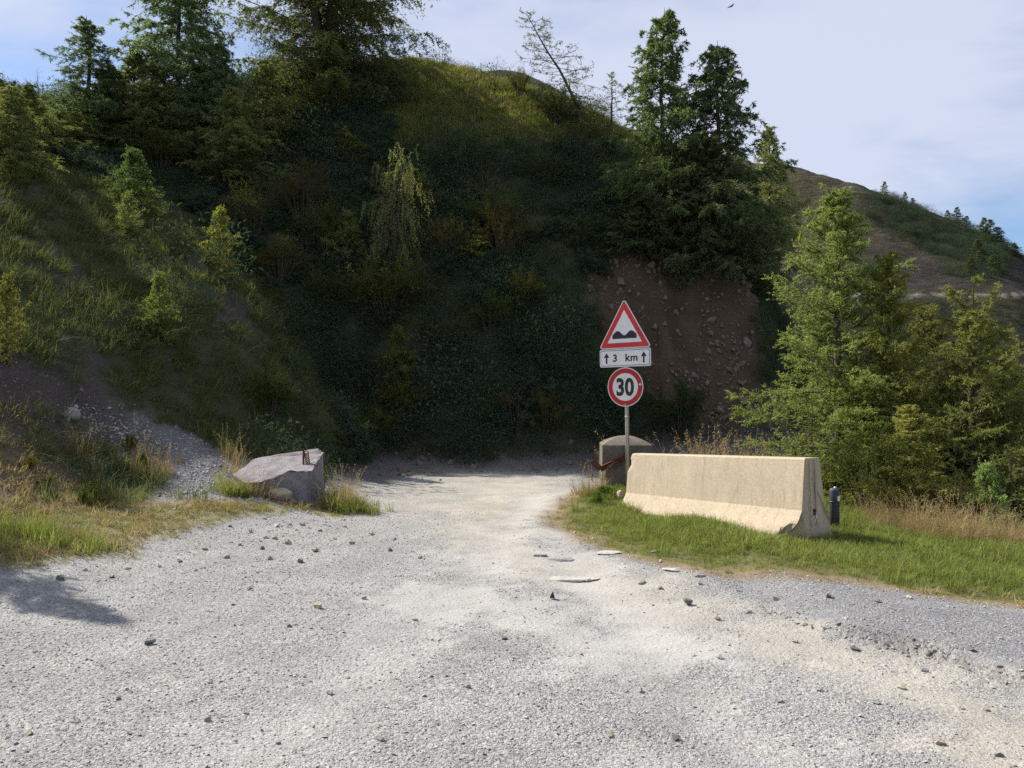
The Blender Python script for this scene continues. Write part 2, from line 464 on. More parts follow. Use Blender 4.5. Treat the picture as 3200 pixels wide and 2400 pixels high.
col = mixc(col, (0.085, 0.07, 0.064), np.clip(scree + 0.75 * streak, 0, 1) * hillm)
col = mixc(col, (0.094, 0.063, 0.041), SC)
col = col * (1 - SC[..., None]) + col * SC[..., None] * (0.65 + 0.7 * N1(GX * 1.2, GZ * 1.2, 0.5, 4, .6))[..., None]
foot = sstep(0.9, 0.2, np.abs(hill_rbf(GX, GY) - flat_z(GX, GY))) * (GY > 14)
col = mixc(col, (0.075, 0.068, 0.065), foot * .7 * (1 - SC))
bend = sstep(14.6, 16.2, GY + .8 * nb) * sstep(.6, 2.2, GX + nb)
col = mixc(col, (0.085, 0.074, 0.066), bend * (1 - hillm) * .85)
grav = np.where(np.clip(hillm * (1 - fan) + vmask + lmask * .7, 0, 1) > .5, 0.15, grav)
grav = np.maximum(grav, np.maximum(fan, np.maximum(scree, streak * .7) * hillm))
grav = np.maximum(grav, SC * .5)

def build_terrain():
    ny, nx = GX.shape
    V = np.stack([GX, GY, GZ], -1).reshape(-1, 3)
    C = np.concatenate([col, np.ones(GX.shape + (1,))], -1).reshape(-1, 4)
    g = grav.reshape(-1)
    idx = np.arange(ny * nx).reshape(ny, nx)
    Q = np.stack([idx[:-1, :-1], idx[:-1, 1:], idx[1:, 1:], idx[1:, :-1]], -1).reshape(-1, 4)
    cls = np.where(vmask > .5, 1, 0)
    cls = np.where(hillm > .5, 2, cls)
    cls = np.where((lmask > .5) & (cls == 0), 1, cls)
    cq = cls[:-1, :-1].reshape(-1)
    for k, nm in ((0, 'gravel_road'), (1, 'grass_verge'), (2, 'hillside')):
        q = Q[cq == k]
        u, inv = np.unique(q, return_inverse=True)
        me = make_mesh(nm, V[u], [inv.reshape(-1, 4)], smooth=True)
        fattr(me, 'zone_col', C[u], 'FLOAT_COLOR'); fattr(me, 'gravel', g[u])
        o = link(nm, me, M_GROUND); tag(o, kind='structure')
build_terrain()

# ------------------------------------------------------------------ far hill and valley floor
fp = [at(*p) for p in [
    (300, 130, 165), (150, 190, 168), (0, 260, 170), (-200, 320, 170),
    (380, 110, 162), (430, 92, 160), (468, 79, 158), (490, 67.5, 157), (515, 69, 156), (540, 80, 152), (575, 98, 146), (640, 130, 135), (720, 152, 122), (780, 163, 108), (800, 169, 105), (820, 175, 103),
    (860, 187, 100), (900, 203, 98), (940, 217, 96), (985, 236, 94), (1024, 258, 92), (1080, 292, 90), (1150, 335, 90), (1250, 385, 92),
    (800, 230, 88), (860, 235, 86), (900, 250, 84), (940, 258, 82), (985, 268, 80), (1024, 285, 78),
    (780, 300, 70), (860, 290, 72), (930, 293.5, 71), (980, 294, 70.5), (1024, 294.5, 70), (1100, 340, 70), (800, 380, 60), (930, 300, 69.4), (1024, 301, 68.4), (1024, 360, 62), (900, 360, 62), (1024, 430, 55), (850, 440, 52),
    (1200, 430, 60), (700, 250, 95), (600, 200, 120), (480, 140, 140)]]
for (px, py, Y) in [(430, 92, 160), (490, 68, 157), (575, 98, 146), (720, 152, 122), (820, 175, 103), (900, 203, 98), (985, 236, 94), (1080, 292, 90), (1250, 385, 92)]:
    p = at(px, py, Y); k = (Y + 25) / Y
    fp.append(np.array((p[0] * k, Y + 25, p[2] - 9))); k = (Y + 70) / Y
    fp.append(np.array((p[0] * k, Y + 70, p[2] - 40)))
far_rbf = rbf_fit(np.array(fp))
FXS = axis((-50, 20, 2.5), (20, 75, 0.6), (75, 130, 2.5)); FYS = axis((48, 60, 2), (60, 115, 0.6), (115, 235, 2.5))
FX, FY = np.meshgrid(FXS, FYS)
FZ = far_rbf(FX, FY)
FZ = FZ + 1.6 * (N1(FX, FY, 9, 3) - .5) * sstep(60, 75, FY) + 0.9 * (N2(FX, FY, 2.6, 4, .6) - .5)
FZ = FZ - 2.5 * sstep(62, 50, FY)
def fxy2p(x, y, z):
    return x / y * FPX + CX, HY - (z - EYE) / y * FPX
fpx, fpy = fxy2p(FX, FY, FZ)
SCRUB = [(862, 198), (880, 196), (915, 206), (960, 222), (995, 234), (1014, 250), (1005, 262), (985, 285), (955, 278), (935, 262), (905, 240), (878, 226), (858, 212)]
RUN = [(700, 300), (862, 245), (905, 248), (945, 262), (985, 285), (1010, 262), (1022, 262), (1300, 400), (1300, 293), (700, 293)]
fc = np.ones(FX.shape + (3,)) * np.array((0.088, 0.080, 0.045))
fn = N1(FX, FY, 4, 4, .6) - .5
terr = N3(FX * 0.25 + 30, FZ * 1.5, 0.9, 3, .6)
fc = mixc(fc, (0.05, 0.046, 0.028), sstep(.42, .66, terr) * .8)
fc = mixc(fc, (0.12, 0.11, 0.10), sstep(.60, .7, N4(FX * .4, FZ * 1.1, 1.6, 3)) * .4)
rm = sstep(-6, 6, sdist(fpx + 20 * fn, fpy + 14 * fn, RUN))
fc = mixc(fc, (0.055, 0.049, 0.042), rm)
sm = sstep(-4, 6, sdist(fpx + 14 * fn, fpy + 10 * fn, SCRUB))
fc = mixc(fc, (0.04, 0.045, 0.025), sm * .8)
fc = mixc(fc, (0.055, 0.055, 0.035), sstep(297, 303, fpy) * (FX > 20))
road_band = sstep(1.0, 0.5, np.abs(fpy - 294.5)) * (fpx > 850)
fc = mixc(fc, (0.40, 0.37, 0.33), road_band * .8)

def mat_far():
    t = NT('far_slope'); v = t.coords('Object', (0.35, 0.35, 2.2)); w = t.coords('Object')
    base = t.node('ShaderNodeAttribute', attribute_name='zone_col').outputs['Color']
    n = t.noise(v, 1.1, 6, 0.65); n2 = t.noise(w, 2.2, 6, 0.7)
    k = t.math('MULTIPLY', t.rng(n, 0.3, 0.7, 0.6, 1.4), t.rng(n2, 0.3, 0.7, 0.72, 1.28))
    col_ = t.mix(1.0, base, t.node('ShaderNodeCombineColor', {0: k, 1: k, 2: k}).outputs[0], 'MULTIPLY')
    t.bsdf(col_, 0.95, 0, 0.1, t.bump(t.math('ADD', n, n2), 1.0, 1.1))
    return t.m
M_FAR = mat_far()
def grid_mesh(name, X, Y, Z, C, mat):
    ny, nx = X.shape
    idx = np.arange(ny * nx).reshape(ny, nx)
    Q = np.stack([idx[:-1, :-1], idx[:-1, 1:], idx[1:, 1:], idx[1:, :-1]], -1).reshape(-1, 4)
    me = make_mesh(name, np.stack([X, Y, Z], -1).reshape(-1, 3), [Q], smooth=True)
    fattr(me, 'zone_col', np.concatenate([C, np.ones(X.shape + (1,))], -1), 'FLOAT_COLOR'); fattr(me, 'gravel', np.zeros(X.size))
    return tag(link(name, me, mat), kind='structure')
grid_mesh('far_hill', FX, FY, FZ, fc, M_FAR)
def FH(x, y):
    i = np.clip(np.searchsorted(FXS, x) - 1, 0, len(FXS) - 2); j = np.clip(np.searchsorted(FYS, y) - 1, 0, len(FYS) - 2)
    fx = (x - FXS[i]) / (FXS[i + 1] - FXS[i]); fy = (y - FYS[j]) / (FYS[j + 1] - FYS[j])
    return (FZ[j, i] * (1 - fx) + FZ[j, i + 1] * fx) * (1 - fy) + (FZ[j + 1, i] * (1 - fx) + FZ[j + 1, i + 1] * fx) * fy

# the valley floor runs out to the horizon
vx, vy = np.meshgrid(np.linspace(-3000, 3000, 61), np.linspace(-3000, 3000, 61))
vz = -34 + 10 * (N1(vx, vy, 300, 3) - .5)
vc = np.ones(vx.shape + (3,)) * np.array((0.05, 0.06, 0.03))
grid_mesh('valley_ground', vx, vy, vz, vc, M_FAR)

# ------------------------------------------------------------------ plant materials
def mat_foliage(name, c1, c2, transl=0.4, use_obj=True):
    t = NT(name)
    tint = t.node('ShaderNodeAttribute', attribute_name='tint').outputs['Fac']
    c = t.mix(tint, c1, c2)
    oi = t.node('ShaderNodeObjectInfo')
    if use_obj:
        c = t.mix(1.0, c, oi.outputs['Color'], 'MULTIPLY')
    k = t.rng(oi.outputs['Random'], 0, 1, 0.75, 1.25)
    c = t.mix(1.0, c, t.node('ShaderNodeCombineColor', {0: k, 1: k, 2: k}).outputs[0], 'MULTIPLY')
    d = t.node('ShaderNodeBsdfPrincipled', {'Base Color': c, 'Roughness': 0.75, 'Specular IOR Level': 0.08})
    tr = t.node('ShaderNodeBsdfTranslucent', {'Color': t.mix(1.0, c, (1.12, 1.1, 0.72), 'MULTIPLY')})
    m = t.node('ShaderNodeMixShader', {0: transl, 1: d.outputs[0], 2: tr.outputs[0]})
    t.l.new(m.outputs[0], t.out.inputs[0])
    return t.m
M_NEEDLE = mat_foliage('larch_needles', (0.105, 0.130, 0.056), (0.255, 0.268, 0.122), 0.5)
M_LEAF = mat_foliage('shrub_leaves', (0.040, 0.055, 0.018), (0.105, 0.115, 0.038), 0.35)
M_GRASS = mat_foliage('grass_blades', (0.12, 0.165, 0.036), (0.31, 0.335, 0.11), 0.45, False)
M_HILLGRASS = mat_foliage('slope_grass_blades', (0.065, 0.090, 0.034), (0.175, 0.185, 0.070), 0.38, False)
M_HAY = mat_foliage('dry_grass_blades', (0.21, 0.155, 0.075), (0.44, 0.35, 0.20), 0.35, False)
M_SCRUB = mat_foliage('scrub_leaves', (0.036, 0.062, 0.042), (0.095, 0.128, 0.068), 0.32, False)
M_BARK = mat_plain('bark', (0.085, 0.068, 0.052), 0.95, 0, 0.35, 9, 0.6, 0.1)
M_TWIG = mat_plain('pale_twig', (0.20, 0.18, 0.155), 0.9, 0, 0.25, 15, 0.3, 0.1)

# ------------------------------------------------------------------ plant geometry
def tubes(P, R, s=3):
    """P (B,K,3), R (B,K) -> verts, quads"""
    B, K, _ = P.shape
    T = nrm(np.gradient(P, axis=1))
    ref = np.where(np.abs(T[:, :1, 2:3]) > 0.85, np.array([1.0, 0.13, 0]), np.array([0, 0.1, 1.0]))
    u = nrm(np.cross(T, np.broadcast_to(ref, T.shape))); v = np.cross(T, u)
    a = np.arange(s) / s * 2 * np.pi
    V = P[:, :, None] + R[:, :, None, None] * (np.cos(a)[:, None] * u[:, :, None] + np.sin(a)[:, None] * v[:, :, None])
    i = np.arange(B * K * s).reshape(B, K, s)
    j = np.roll(i, -1, axis=2)
    Q = np.stack([i[:, :-1], j[:, :-1], j[:, 1:], i[:, 1:]], -1).reshape(-1, 4)
    return V.reshape(-1, 3), Q

def along(P, s):
    """sample polylines P (B,K,3) at s (B,M) in 0..1 -> pts (B,M,3), tangents"""
    K = P.shape[1]
    f = np.clip(s, 0, 0.9999) * (K - 1); i = f.astype(int); f = (f - i)[..., None]
    b = np.arange(len(P))[:, None]
    return P[b, i] * (1 - f) + P[b, i + 1] * f, nrm(P[b, i + 1] - P[b, i])

def join(parts):
    """parts: list of (V, F) with same face size"""
    Vs, Fs, o = [], [], 0
    for V, F in parts:
        Vs.append(V); Fs.append(F + o); o += len(V)
    return np.concatenate(Vs), np.concatenate(Fs)

def needles(r, C, D, k, ln, wd, spread=1.0):
    """k thin triangles round each point"""
    n = len(C)
    C = np.repeat(C, k, 0); D = np.repeat(D, k, 0)
    d = nrm(D * 0.55 + spread * nrm(r.normal(size=C.shape)))
    w = nrm(np.cross(d, r.normal(size=d.shape)))
    L = ln * r.uniform(0.7, 1.25, (len(C), 1))
    V = np.stack([C - w * wd / 2, C + w * wd / 2, C + d * L], 1).reshape(-1, 3)
    return V, np.arange(len(V)).reshape(-1, 3)

def larch_meshes(seed, H, R, cb=0.12, n_pri=70, sec=7.0, ter=5, droop=0.25, hang=0.25, lean=(0, 0), needle=(0.045, 0.011, 3, 0.03),
                 el=(-8, 48), sparse=1.0, trunk_r=None, forks=0, prof=0.85, leader=0.0, bend=0.0, gap=0.0, upr=0.12):
    r = np.random.default_rng(seed)
    tr = trunk_r or H * 0.012 + 0.012
    K = 16
    t = np.linspace(0, 1, K)
    wob = np.cumsum(r.normal(0, 0.006, (K, 2)), 0) * H * 0.6
    trunks = []
    base_tr = np.stack([lean[0] * H * (t ** (1 + bend)) + wob[:, 0], lean[1] * H * t + wob[:, 1], H * t - 0.12 * (1 - t)], -1)
    trunks.append((base_tr, tr * (1 - t) ** 0.8 + 0.004))
    for q in range(forks):
        s0 = r.uniform(0.06, 0.2); a = r.uniform(0, 6.28); hh = H * r.uniform(0.65, 0.95)
        tt = np.linspace(0, 1, K)
        off = R * r.uniform(0.15, 0.4) * np.sqrt(tt)
        p0 = base_tr[int(s0 * K)]
        P = p0 + np.stack([np.cos(a) * off, np.sin(a) * off, (hh - p0[2]) * tt], -1)
        trunks.append((P, tr * 0.6 * (1 - tt) ** 0.7 + 0.004))
    wood = [tubes(P[None], rr[None], 8) for P, rr in trunks]
    # primaries
    ti = r.integers(0, len(trunks), n_pri)
    u = (np.arange(n_pri) + r.random(n_pri)) / n_pri
    tp = cb + (1 - cb) * u * (0.985 - leader)
    TP = np.stack([tb[0] for tb in trunks])[ti]
    P0, _ = along(TP, tp[:, None]); P0 = P0[:, 0]
    q = (tp - cb) / (1 - cb)
    L = R * ((1 - q) ** prof * (0.55 + 0.45 * sstep(0, 0.18, q)) + 0.05) * r.uniform(0.62, 1.18, n_pri)
    if gap > 0: L = L * np.where(r.random(n_pri) < gap, 0.35, 1)
    az = np.arange(n_pri) * 2.39996 + r.normal(0, 0.35, n_pri)
    e = np.radians(el[0] + (el[1] - el[0]) * q ** 1.2 + r.normal(0, 9, n_pri))
    D = np.stack([np.cos(az) * np.cos(e), np.sin(az) * np.cos(e), np.sin(e)], -1)
    s = np.linspace(0, 1, 8)[None, :, None]
    curl = r.normal(0, 0.10, (n_pri, 1, 3))
    PB = P0[:, None] + D[:, None] * s * L[:, None, None] + curl * (s ** 2) * L[:, None, None]
    dz = (-droop * (1 - q)[:, None, None] * 1.6 * s ** 1.6 + 0.9 * droop * (1 - q)[:, None, None] * s ** 3.2) * L[:, None, None]
    PB = PB + dz * np.array([0, 0, 1])
    rb = (0.004 + 0.0085 * L)[:, None] * (1 - 0.85 * s[..., 0])
    wood.append(tubes(PB, rb, 4))
    # secondaries
    ns = np.maximum(3, (sec * L * (1 / sparse) + 2)).astype(int)
    par = np.repeat(np.arange(n_pri), ns); B = len(par)
    ss = r.uniform(0.12, 1.0, B)
    Q0, T0 = along(PB[par], ss[:, None]); Q0 = Q0[:, 0]; T0 = T0[:, 0]
    side = nrm(np.cross(T0, np.array([0, 0, 1.0]))) * np.where(r.random(B) < .5, 1, -1)[:, None]
    ang = np.radians(r.uniform(25, 70, B))[:, None]
    d = nrm(T0 * np.cos(ang) + side * np.sin(ang) + np.array([0, 0, 1]) * r.normal(upr, 0.42, (B, 1)))
    l2 = (0.10 + 0.42 * L[par] * (1 - 0.75 * ss)) * r.uniform(0.55, 1.25, B)
    l2 = np.minimum(l2, 0.9)
    s5 = np.linspace(0, 1, 5)[None, :, None]
    SB = Q0[:, None] + d[:, None] * s5 * l2[:, None, None] + np.array([0, 0, 1]) * (-hang * s5 ** 1.5 * 1.3 + 0.35 * hang * s5 ** 3) * (l2[:, None, None] + 0.15)
    # tertiaries
    par3 = np.repeat(np.arange(B), ter); B3 = len(par3)
    s3 = r.uniform(0.1, 1.0, B3)
    R0, T3 = along(SB[par3], s3[:, None]); R0 = R0[:, 0]; T3 = T3[:, 0]
    d3 = nrm(T3 * 0.75 + nrm(r.normal(size=(B3, 3))) * 0.75 - np.array([0, 0, hang * 0.9]))
    l3 = (0.06 + 0.28 * l2[par3]) * r.uniform(0.6, 1.3, B3)
    s4 = np.linspace(0, 1, 4)[None, :, None]
    TB = R0[:, None] + d3[:, None] * s4 * l3[:, None, None] + np.array([0, 0, -1]) * hang * 0.6 * s4 ** 2 * l3[:, None, None]
    twig = [tubes(SB, (0.0045 + 0 * l2)[:, None] * (1.15 - s5[..., 0]), 3), tubes(TB, np.full((B3, 4), 0.0022), 3)]
    # leader shoots
    ln, wd, k, sp = needle
    pts, dirs, tints = [], [], []
    for PP, LL in ((SB, l2), (TB, l3)):
        M = max(2, int(round(LL.mean() / sp)))
        sm_ = (np.arange(M)[None] + r.random((len(PP), M))) / M
        C, T = along(PP, sm_)
        pts.append(C.reshape(-1, 3)); dirs.append(T.reshape(-1, 3))
        tints.append(np.repeat(np.clip(r.normal(0.45, 0.22, len(PP)), 0, 1), M))
    M = max(2, int(L.mean() * 0.7 / sp))
    C, T = along(PB, 0.35 + 0.65 * (np.arange(M)[None] + r.random((n_pri, M))) / M)
    pts.append(C.reshape(-1, 3)); dirs.append(T.reshape(-1, 3)); tints.append(np.full(C.shape[0] * M, 0.4))
    C = np.concatenate(pts); Dn = np.concatenate(dirs); ti_ = np.concatenate(tints)
    nv, nf = needles(r, C, Dn, k, ln, wd)
    tint = np.repeat(np.clip(np.repeat(ti_, k) + r.normal(0, .1, len(C) * k), 0, 1), 3)
    wv, wf = join(wood)
    mw = make_mesh('trunk', wv, [wf], True)
    tv, tf = join(twig)
    V = np.concatenate([nv, tv])
    mc = make_mesh('crown', V, [nf, tf + len(nv)], False, np.concatenate([np.zeros(len(nf)), np.ones(len(tf))]))
    fattr(mc, 'tint', np.concatenate([tint, np.full(len(tv), .2)]))
    mw.materials.append(M_BARK); mc.materials.append(M_NEEDLE); mc.materials.append(M_BARK)
    return mw, mc

def leaf_quads(r, C, D, ln, wd):
    """diamond leaves at C, two triangles folded a little"""
    n = len(C)
    d = nrm(D * 0.5 + nrm(r.normal(size=C.shape)))
    w = nrm(np.cross(d, nrm(r.normal(size=d.shape)) + np.array([0, 0, 1.2])))
    L = (ln * r.uniform(0.6, 1.3, (n, 1))); W = wd * r.uniform(0.7, 1.2, (n, 1))
    up = np.cross(w, d) * L * 0.12
    V = np.stack([C, C + d * L * .5 + w * W / 2 + up, C + d * L, C + d * L * .5 - w * W / 2 + up], 1).reshape(-1, 3)
    i = np.arange(n) * 4
    F = np.concatenate([np.stack([i, i + 1, i + 2], -1), np.stack([i, i + 2, i + 3], -1)])
    return V, F

def bush_meshes(seed, H, R, stems=14, sub=9, leaf=(0.05, 0.03), per=14, hang=0.0, spread=1.0, dens=1.0):
    r = np.random.default_rng(seed)
    a = r.uniform(0, 6.28, stems); k = np.sqrt(r.random(stems))
    tip = np.stack([np.cos(a) * R * k * spread, np.sin(a) * R * k * spread, H * (1 - 0.45 * k ** 2) * r.uniform(0.7, 1.1, stems)], -1)
    s = np.linspace(0, 1, 7)[None, :, None]
    base = np.stack([np.cos(a) * R * .12, np.sin(a) * R * .12, -0.08 + 0 * a], -1)
    P = base[:, None] * (1 - s) + tip[:, None] * s
    P[..., 2] += (H * 0.22 * np.sin(s[..., 0] * np.pi)) * (1 - hang) - hang * H * .3 * s[..., 0] ** 2
    P += np.cumsum(r.normal(0, 0.02 * H, P.shape), 1) * s
    wood = [tubes(P, (0.006 + 0.008 * H) * (1.1 - s[..., 0]) * np.ones((stems, 7)), 4)]
    par = np.repeat(np.arange(stems), sub); B = len(par)
    ss = r.uniform(0.25, 1, B)
    C0, T0 = along(P[par], ss[:, None]); C0 = C0[:, 0]; T0 = T0[:, 0]
    d = nrm(T0 * .6 + nrm(r.normal(size=(B, 3))) + np.array([0, 0, .25 - hang]))
    l = H * r.uniform(.12, .38, B)
    s5 = np.linspace(0, 1, 5)[None, :, None]
    SB = C0[:, None] + d[:, None] * s5 * l[:, None, None]
    SB[..., 2] -= (hang * .8 + .1) * l[:, None] * s5[..., 0] ** 2
    SB += np.cumsum(r.normal(0, 0.012 * H, SB.shape), 1) * s5
    wood.append(tubes(SB, 0.0035 * (1.2 - s5[..., 0]) * np.ones((B, 5)), 3))
    M = int(per * dens)
    Cl, Tl = along(SB, r.random((B, M)))
    Cl = Cl.reshape(-1, 3) + r.normal(0, leaf[0] * .6, (B * M, 3))
    V, F = leaf_quads(r, Cl, Tl.reshape(-1, 3), *leaf)
    tint = np.repeat(np.clip(np.repeat(r.normal(.45, .2, B), M) + r.normal(0, .15, B * M), 0, 1), 4)
    wv, wf = join(wood)
    mw = make_mesh('stems', wv, [wf], True); mw.materials.append(M_BARK)
    mc = make_mesh('foliage', V, [F]); fattr(mc, 'tint', tint); mc.materials.append(M_LEAF)
    return mw, mc

def blades(r, n, h, rad_, width, lean=0.5, curve=0.6, seg=4):
    """one tuft of grass: n tapering bent blades"""
    a = r.uniform(0, 6.28, n); k = np.sqrt(r.random(n)) * rad_
    base = np.stack([np.cos(a) * k, np.sin(a) * k, np.full(n, -0.015)], -1)
    az = a + r.normal(0, 0.8, n)
    L = h * r.uniform(0.45, 1.15, n); ln = np.abs(r.normal(0, lean, n)) + 0.08
    d = np.stack([np.cos(az), np.sin(az), 0 * az], -1)
    t = np.linspace(0, 1, seg)
    P = base[:, None] + d[:, None] * (L * ln)[:, None, None] * (t ** 1.7)[None, :, None] * 1.0
    P[..., 2] += L[:, None] * (t - curve * ln[:, None] * 0.55 * t ** 3)[...]
    side = np.stack([-np.sin(az + r.normal(0, .7, n)), np.cos(az), 0 * az], -1)
    w = width * r.uniform(.6, 1.2, n)[:, None] * (1 - t ** 1.6)[None] + 0.0006
    Lf = P - side[:, None] * w[..., None] / 2; Rt = P + side[:, None] * w[..., None] / 2
    V = np.stack([Lf, Rt], 2).reshape(n, seg * 2, 3)
    b = (np.arange(n) * seg * 2)[:, None]; i = np.arange(seg - 1)[None] * 2
    Q = np.stack([b + i, b + i + 1, b + i + 3, b + i + 2], -1).reshape(-1, 4)
    tint = np.repeat(np.clip(r.normal(.45, .25, n), 0, 1), seg * 2)
    return V.reshape(-1, 3), Q, tint

def seed_heads(r, n, h, rad_, width):
    V, Q, t = blades(r, n, h, rad_, width, 0.28, 0.3, 6)
    V = V.reshape(n, 6, 2, 3)
    # feathery tops
    tip = V[:, -1].mean(1); d = nrm(tip - V[:, -2].mean(1))
    C = np.concatenate([tip - d * q * h * 0.05 for q in range(5)]); D = np.concatenate([d] * 5)
    nv, nf = needles(r, C, D, 2, h * .06, 0.006, .8)
    return V.reshape(-1, 3), Q, t, nv, nf

# ------------------------------------------------------------------ scatter of uncountable stuff
PROTO = {}
def proto_coll(name, objs):
    c = bpy.data.collections.new(name)
    for i, (me, mats) in enumerate(objs):
        o = bpy.data.objects.new('%s_piece_%02d' % (name, i), me)
        for m in (mats if isinstance(mats, (list, tuple)) else [mats]): me.materials.append(m)
        c.objects.link(o)
    PROTO[name] = (c, len(objs))
    return c

def scatter_group(c):
    g = bpy.data.node_groups.new('scatter_' + c.name, 'GeometryNodeTree')
    g.interface.new_socket('Geometry', in_out='INPUT', socket_type='NodeSocketGeometry')
    g.interface.new_socket('Geometry', in_out='OUTPUT', socket_type='NodeSocketGeometry')
    n, l = g.nodes, g.links
    gi = n.new('NodeGroupInput'); go = n.new('NodeGroupOutput')
    ci = n.new('GeometryNodeCollectionInfo'); ci.inputs['Collection'].default_value = c
    ci.inputs['Separate Children'].default_value = True; ci.inputs['Reset Children'].default_value = True
    io = n.new('GeometryNodeInstanceOnPoints'); io.inputs['Pick Instance'].default_value = True
    def na(nm, typ):
        a = n.new('GeometryNodeInputNamedAttribute'); a.data_type = typ; a.inputs['Name'].default_value = nm
        return a.outputs['Attribute']
    l.new(gi.outputs[0], io.inputs['Points']); l.new(ci.outputs[0], io.inputs['Instance'])
    l.new(na('pidx', 'INT'), io.inputs['Instance Index'])
    e2r = n.new('FunctionNodeEulerToRotation'); l.new(na('prot', 'FLOAT_VECTOR'), e2r.inputs[0])
    l.new(e2r.outputs[0], io.inputs['Rotation'])
    l.new(na('pscl', 'FLOAT_VECTOR'), io.inputs['Scale'])
    l.new(io.outputs[0], go.inputs[0])
    return g

def scatter(name, P, rot, scl, pname, label, cat, parent=None, seed=0):
    c, k = PROTO[pname]
    r = np.random.default_rng(seed + 5)
    me = bpy.data.meshes.new(name)
    P = np.asarray(P, np.float32)
    me.vertices.add(len(P)); me.vertices.foreach_set('co', P.ravel())
    if np.ndim(scl) == 1: scl = np.stack([scl] * 3, -1)
    fattr(me, 'prot', rot, 'FLOAT_VECTOR'); fattr(me, 'pscl', scl, 'FLOAT_VECTOR'); fattr(me, 'pidx', r.integers(0, k, len(P)), 'INT')
    me.update()
    o = link(name, me, [], parent)
    md = o.modifiers.new('scatter', 'NODES'); md.node_group = scatter_group(c)
    tag(o, label, cat, None, 'stuff')
    return o

def tilt(r, nrmls, n, amount=0.35, jitter=0.12):
    """euler angles: upright with a lean along the slope normal and a random turn"""
    out = np.zeros((n, 3))
    out[:, 2] = r.uniform(0, 6.28, n)
    lx = nrmls[:, 0] * amount + r.normal(0, jitter, n); ly = nrmls[:, 1] * amount + r.normal(0, jitter, n)
    c, s = np.cos(out[:, 2]), np.sin(out[:, 2])
    # lean in world space, expressed for XYZ euler with final turn about Z
    bx = lx * c + ly * s; by = -lx * s + ly * c
    out[:, 1] = bx; out[:, 0] = -by
    return out

# ------------------------------------------------------------------ materials for made things
M_STEEL = mat_plain('galvanised_steel', (0.46, 0.48, 0.50), 0.42, 0.7, 0.12, 12, 0.05, 0.5)
M_ALU = mat_plain('sign_back', (0.42, 0.43, 0.44), 0.5, 0.6, 0.08, 8, 0.03, 0.5)
M_SWHITE = mat_plain('sign_white', (0.78, 0.78, 0.76), 0.4, 0, 0.07, 9, 0.0, 0.5)
M_SWHITE2 = mat_plain('sign_white_aged', (0.74, 0.73, 0.66), 0.4, 0, 0.08, 9, 0.0, 0.5)
M_SRED = mat_plain('sign_red', (0.60, 0.035, 0.030), 0.38, 0, 0.14, 6, 0.0, 0.5)
M_SRED2 = mat_plain('sign_red_dark', (0.43, 0.018, 0.022), 0.4, 0, 0.10, 8, 0.0, 0.5)
M_SBLACK = mat_plain('sign_black', (0.022, 0.020, 0.028), 0.45, 0, 0.05, 6, 0.0, 0.5)
M_BLUE = mat_plain('sticker_blue', (0.10, 0.14, 0.40), 0.5, 0, 0.05, 6, 0.0, 0.5)
M_SCRAPE = mat_plain('scraped_paint', (0.62, 0.50, 0.47), 0.7, 0, 0.15, 30, 0.0, 0.3)
M_RUST = mat_plain('rusty_iron', (0.115, 0.048, 0.028), 0.85, 0.15, 0.45, 40, 0.4, 0.3)
M_POST = mat_plain('post_paint', (0.055, 0.060, 0.078), 0.6, 0.2, 0.25, 18, 0.15, 0.4)

def mat_concrete(name, c, speck=0.3, stain=0.25, scale=1.0, splash=0.0):
    t = NT(name); v = t.coords('Object')
    vo = t.node('ShaderNodeTexVoronoi', {'Vector': v, 'Scale': 70.0 * scale})
    sp = t.node('ShaderNodeSeparateColor', {0: vo.outputs['Color']})
    bright = t.rng(sp.outputs[0], 0.80, 1.0, 1.0, 1 + speck)
    darkk = t.rng(sp.outputs[1], 0.86, 1.0, 1.0, 1 - speck * .8)
    n = t.noise(v, 2.2, 6, .6); n2 = t.noise(v, 45, 4, .6)
    drip = t.noise(t.coords('Object', (5, 5, 0.6)), 2.0, 4, .6)
    k = t.math('MULTIPLY', t.math('MULTIPLY', bright, darkk), t.rng(n, .3, .7, 1 - stain, 1 + stain * .5))
    k = t.math('MULTIPLY', k, t.rng(n2, .3, .7, .9, 1.1))
    k = t.math('MULTIPLY', k, t.rng(drip, .35, .7, 1.04, 1 - stain * .7))
    col_ = t.mix(1.0, c, t.node('ShaderNodeCombineColor', {0: k, 1: k, 2: k}).outputs[0], 'MULTIPLY')
    if splash:
        zz = t.node('ShaderNodeSeparateXYZ', {0: v}).outputs['Z']
        dirt = t.math('MULTIPLY', t.rng(t.math('ADD', zz, t.math('MULTIPLY', t.noise(v, 6, 4), .22)), .12, .30, splash, 0.0), 1.0, True)
        col_ = t.mix(dirt, col_, (.17, .14, .10))
        streak_ = t.rng(t.noise(t.coords('Object', (14, 14, .5)), 1.6, 4, .6),   .54, .72, 0, .6)
        col_ = t.mix(streak_, col_, (.25, .215, .165))
    pit = t.rng(t.noise(v, 24, 5, .7), .62, .72, 0, -1)
    h = t.math('ADD', t.math('MULTIPLY', n2, .6), pit)
    t.bsdf(col_, .88, 0, .2, t.bump(h, .22, .004))
    return t.m
M_BARRIER = mat_concrete('barrier_concrete', (0.42, 0.35, 0.255), .2, .10, 1.0, .6)
M_BLOCK = mat_concrete('old_concrete', (0.165, 0.14, 0.112), .3, .4, .7)
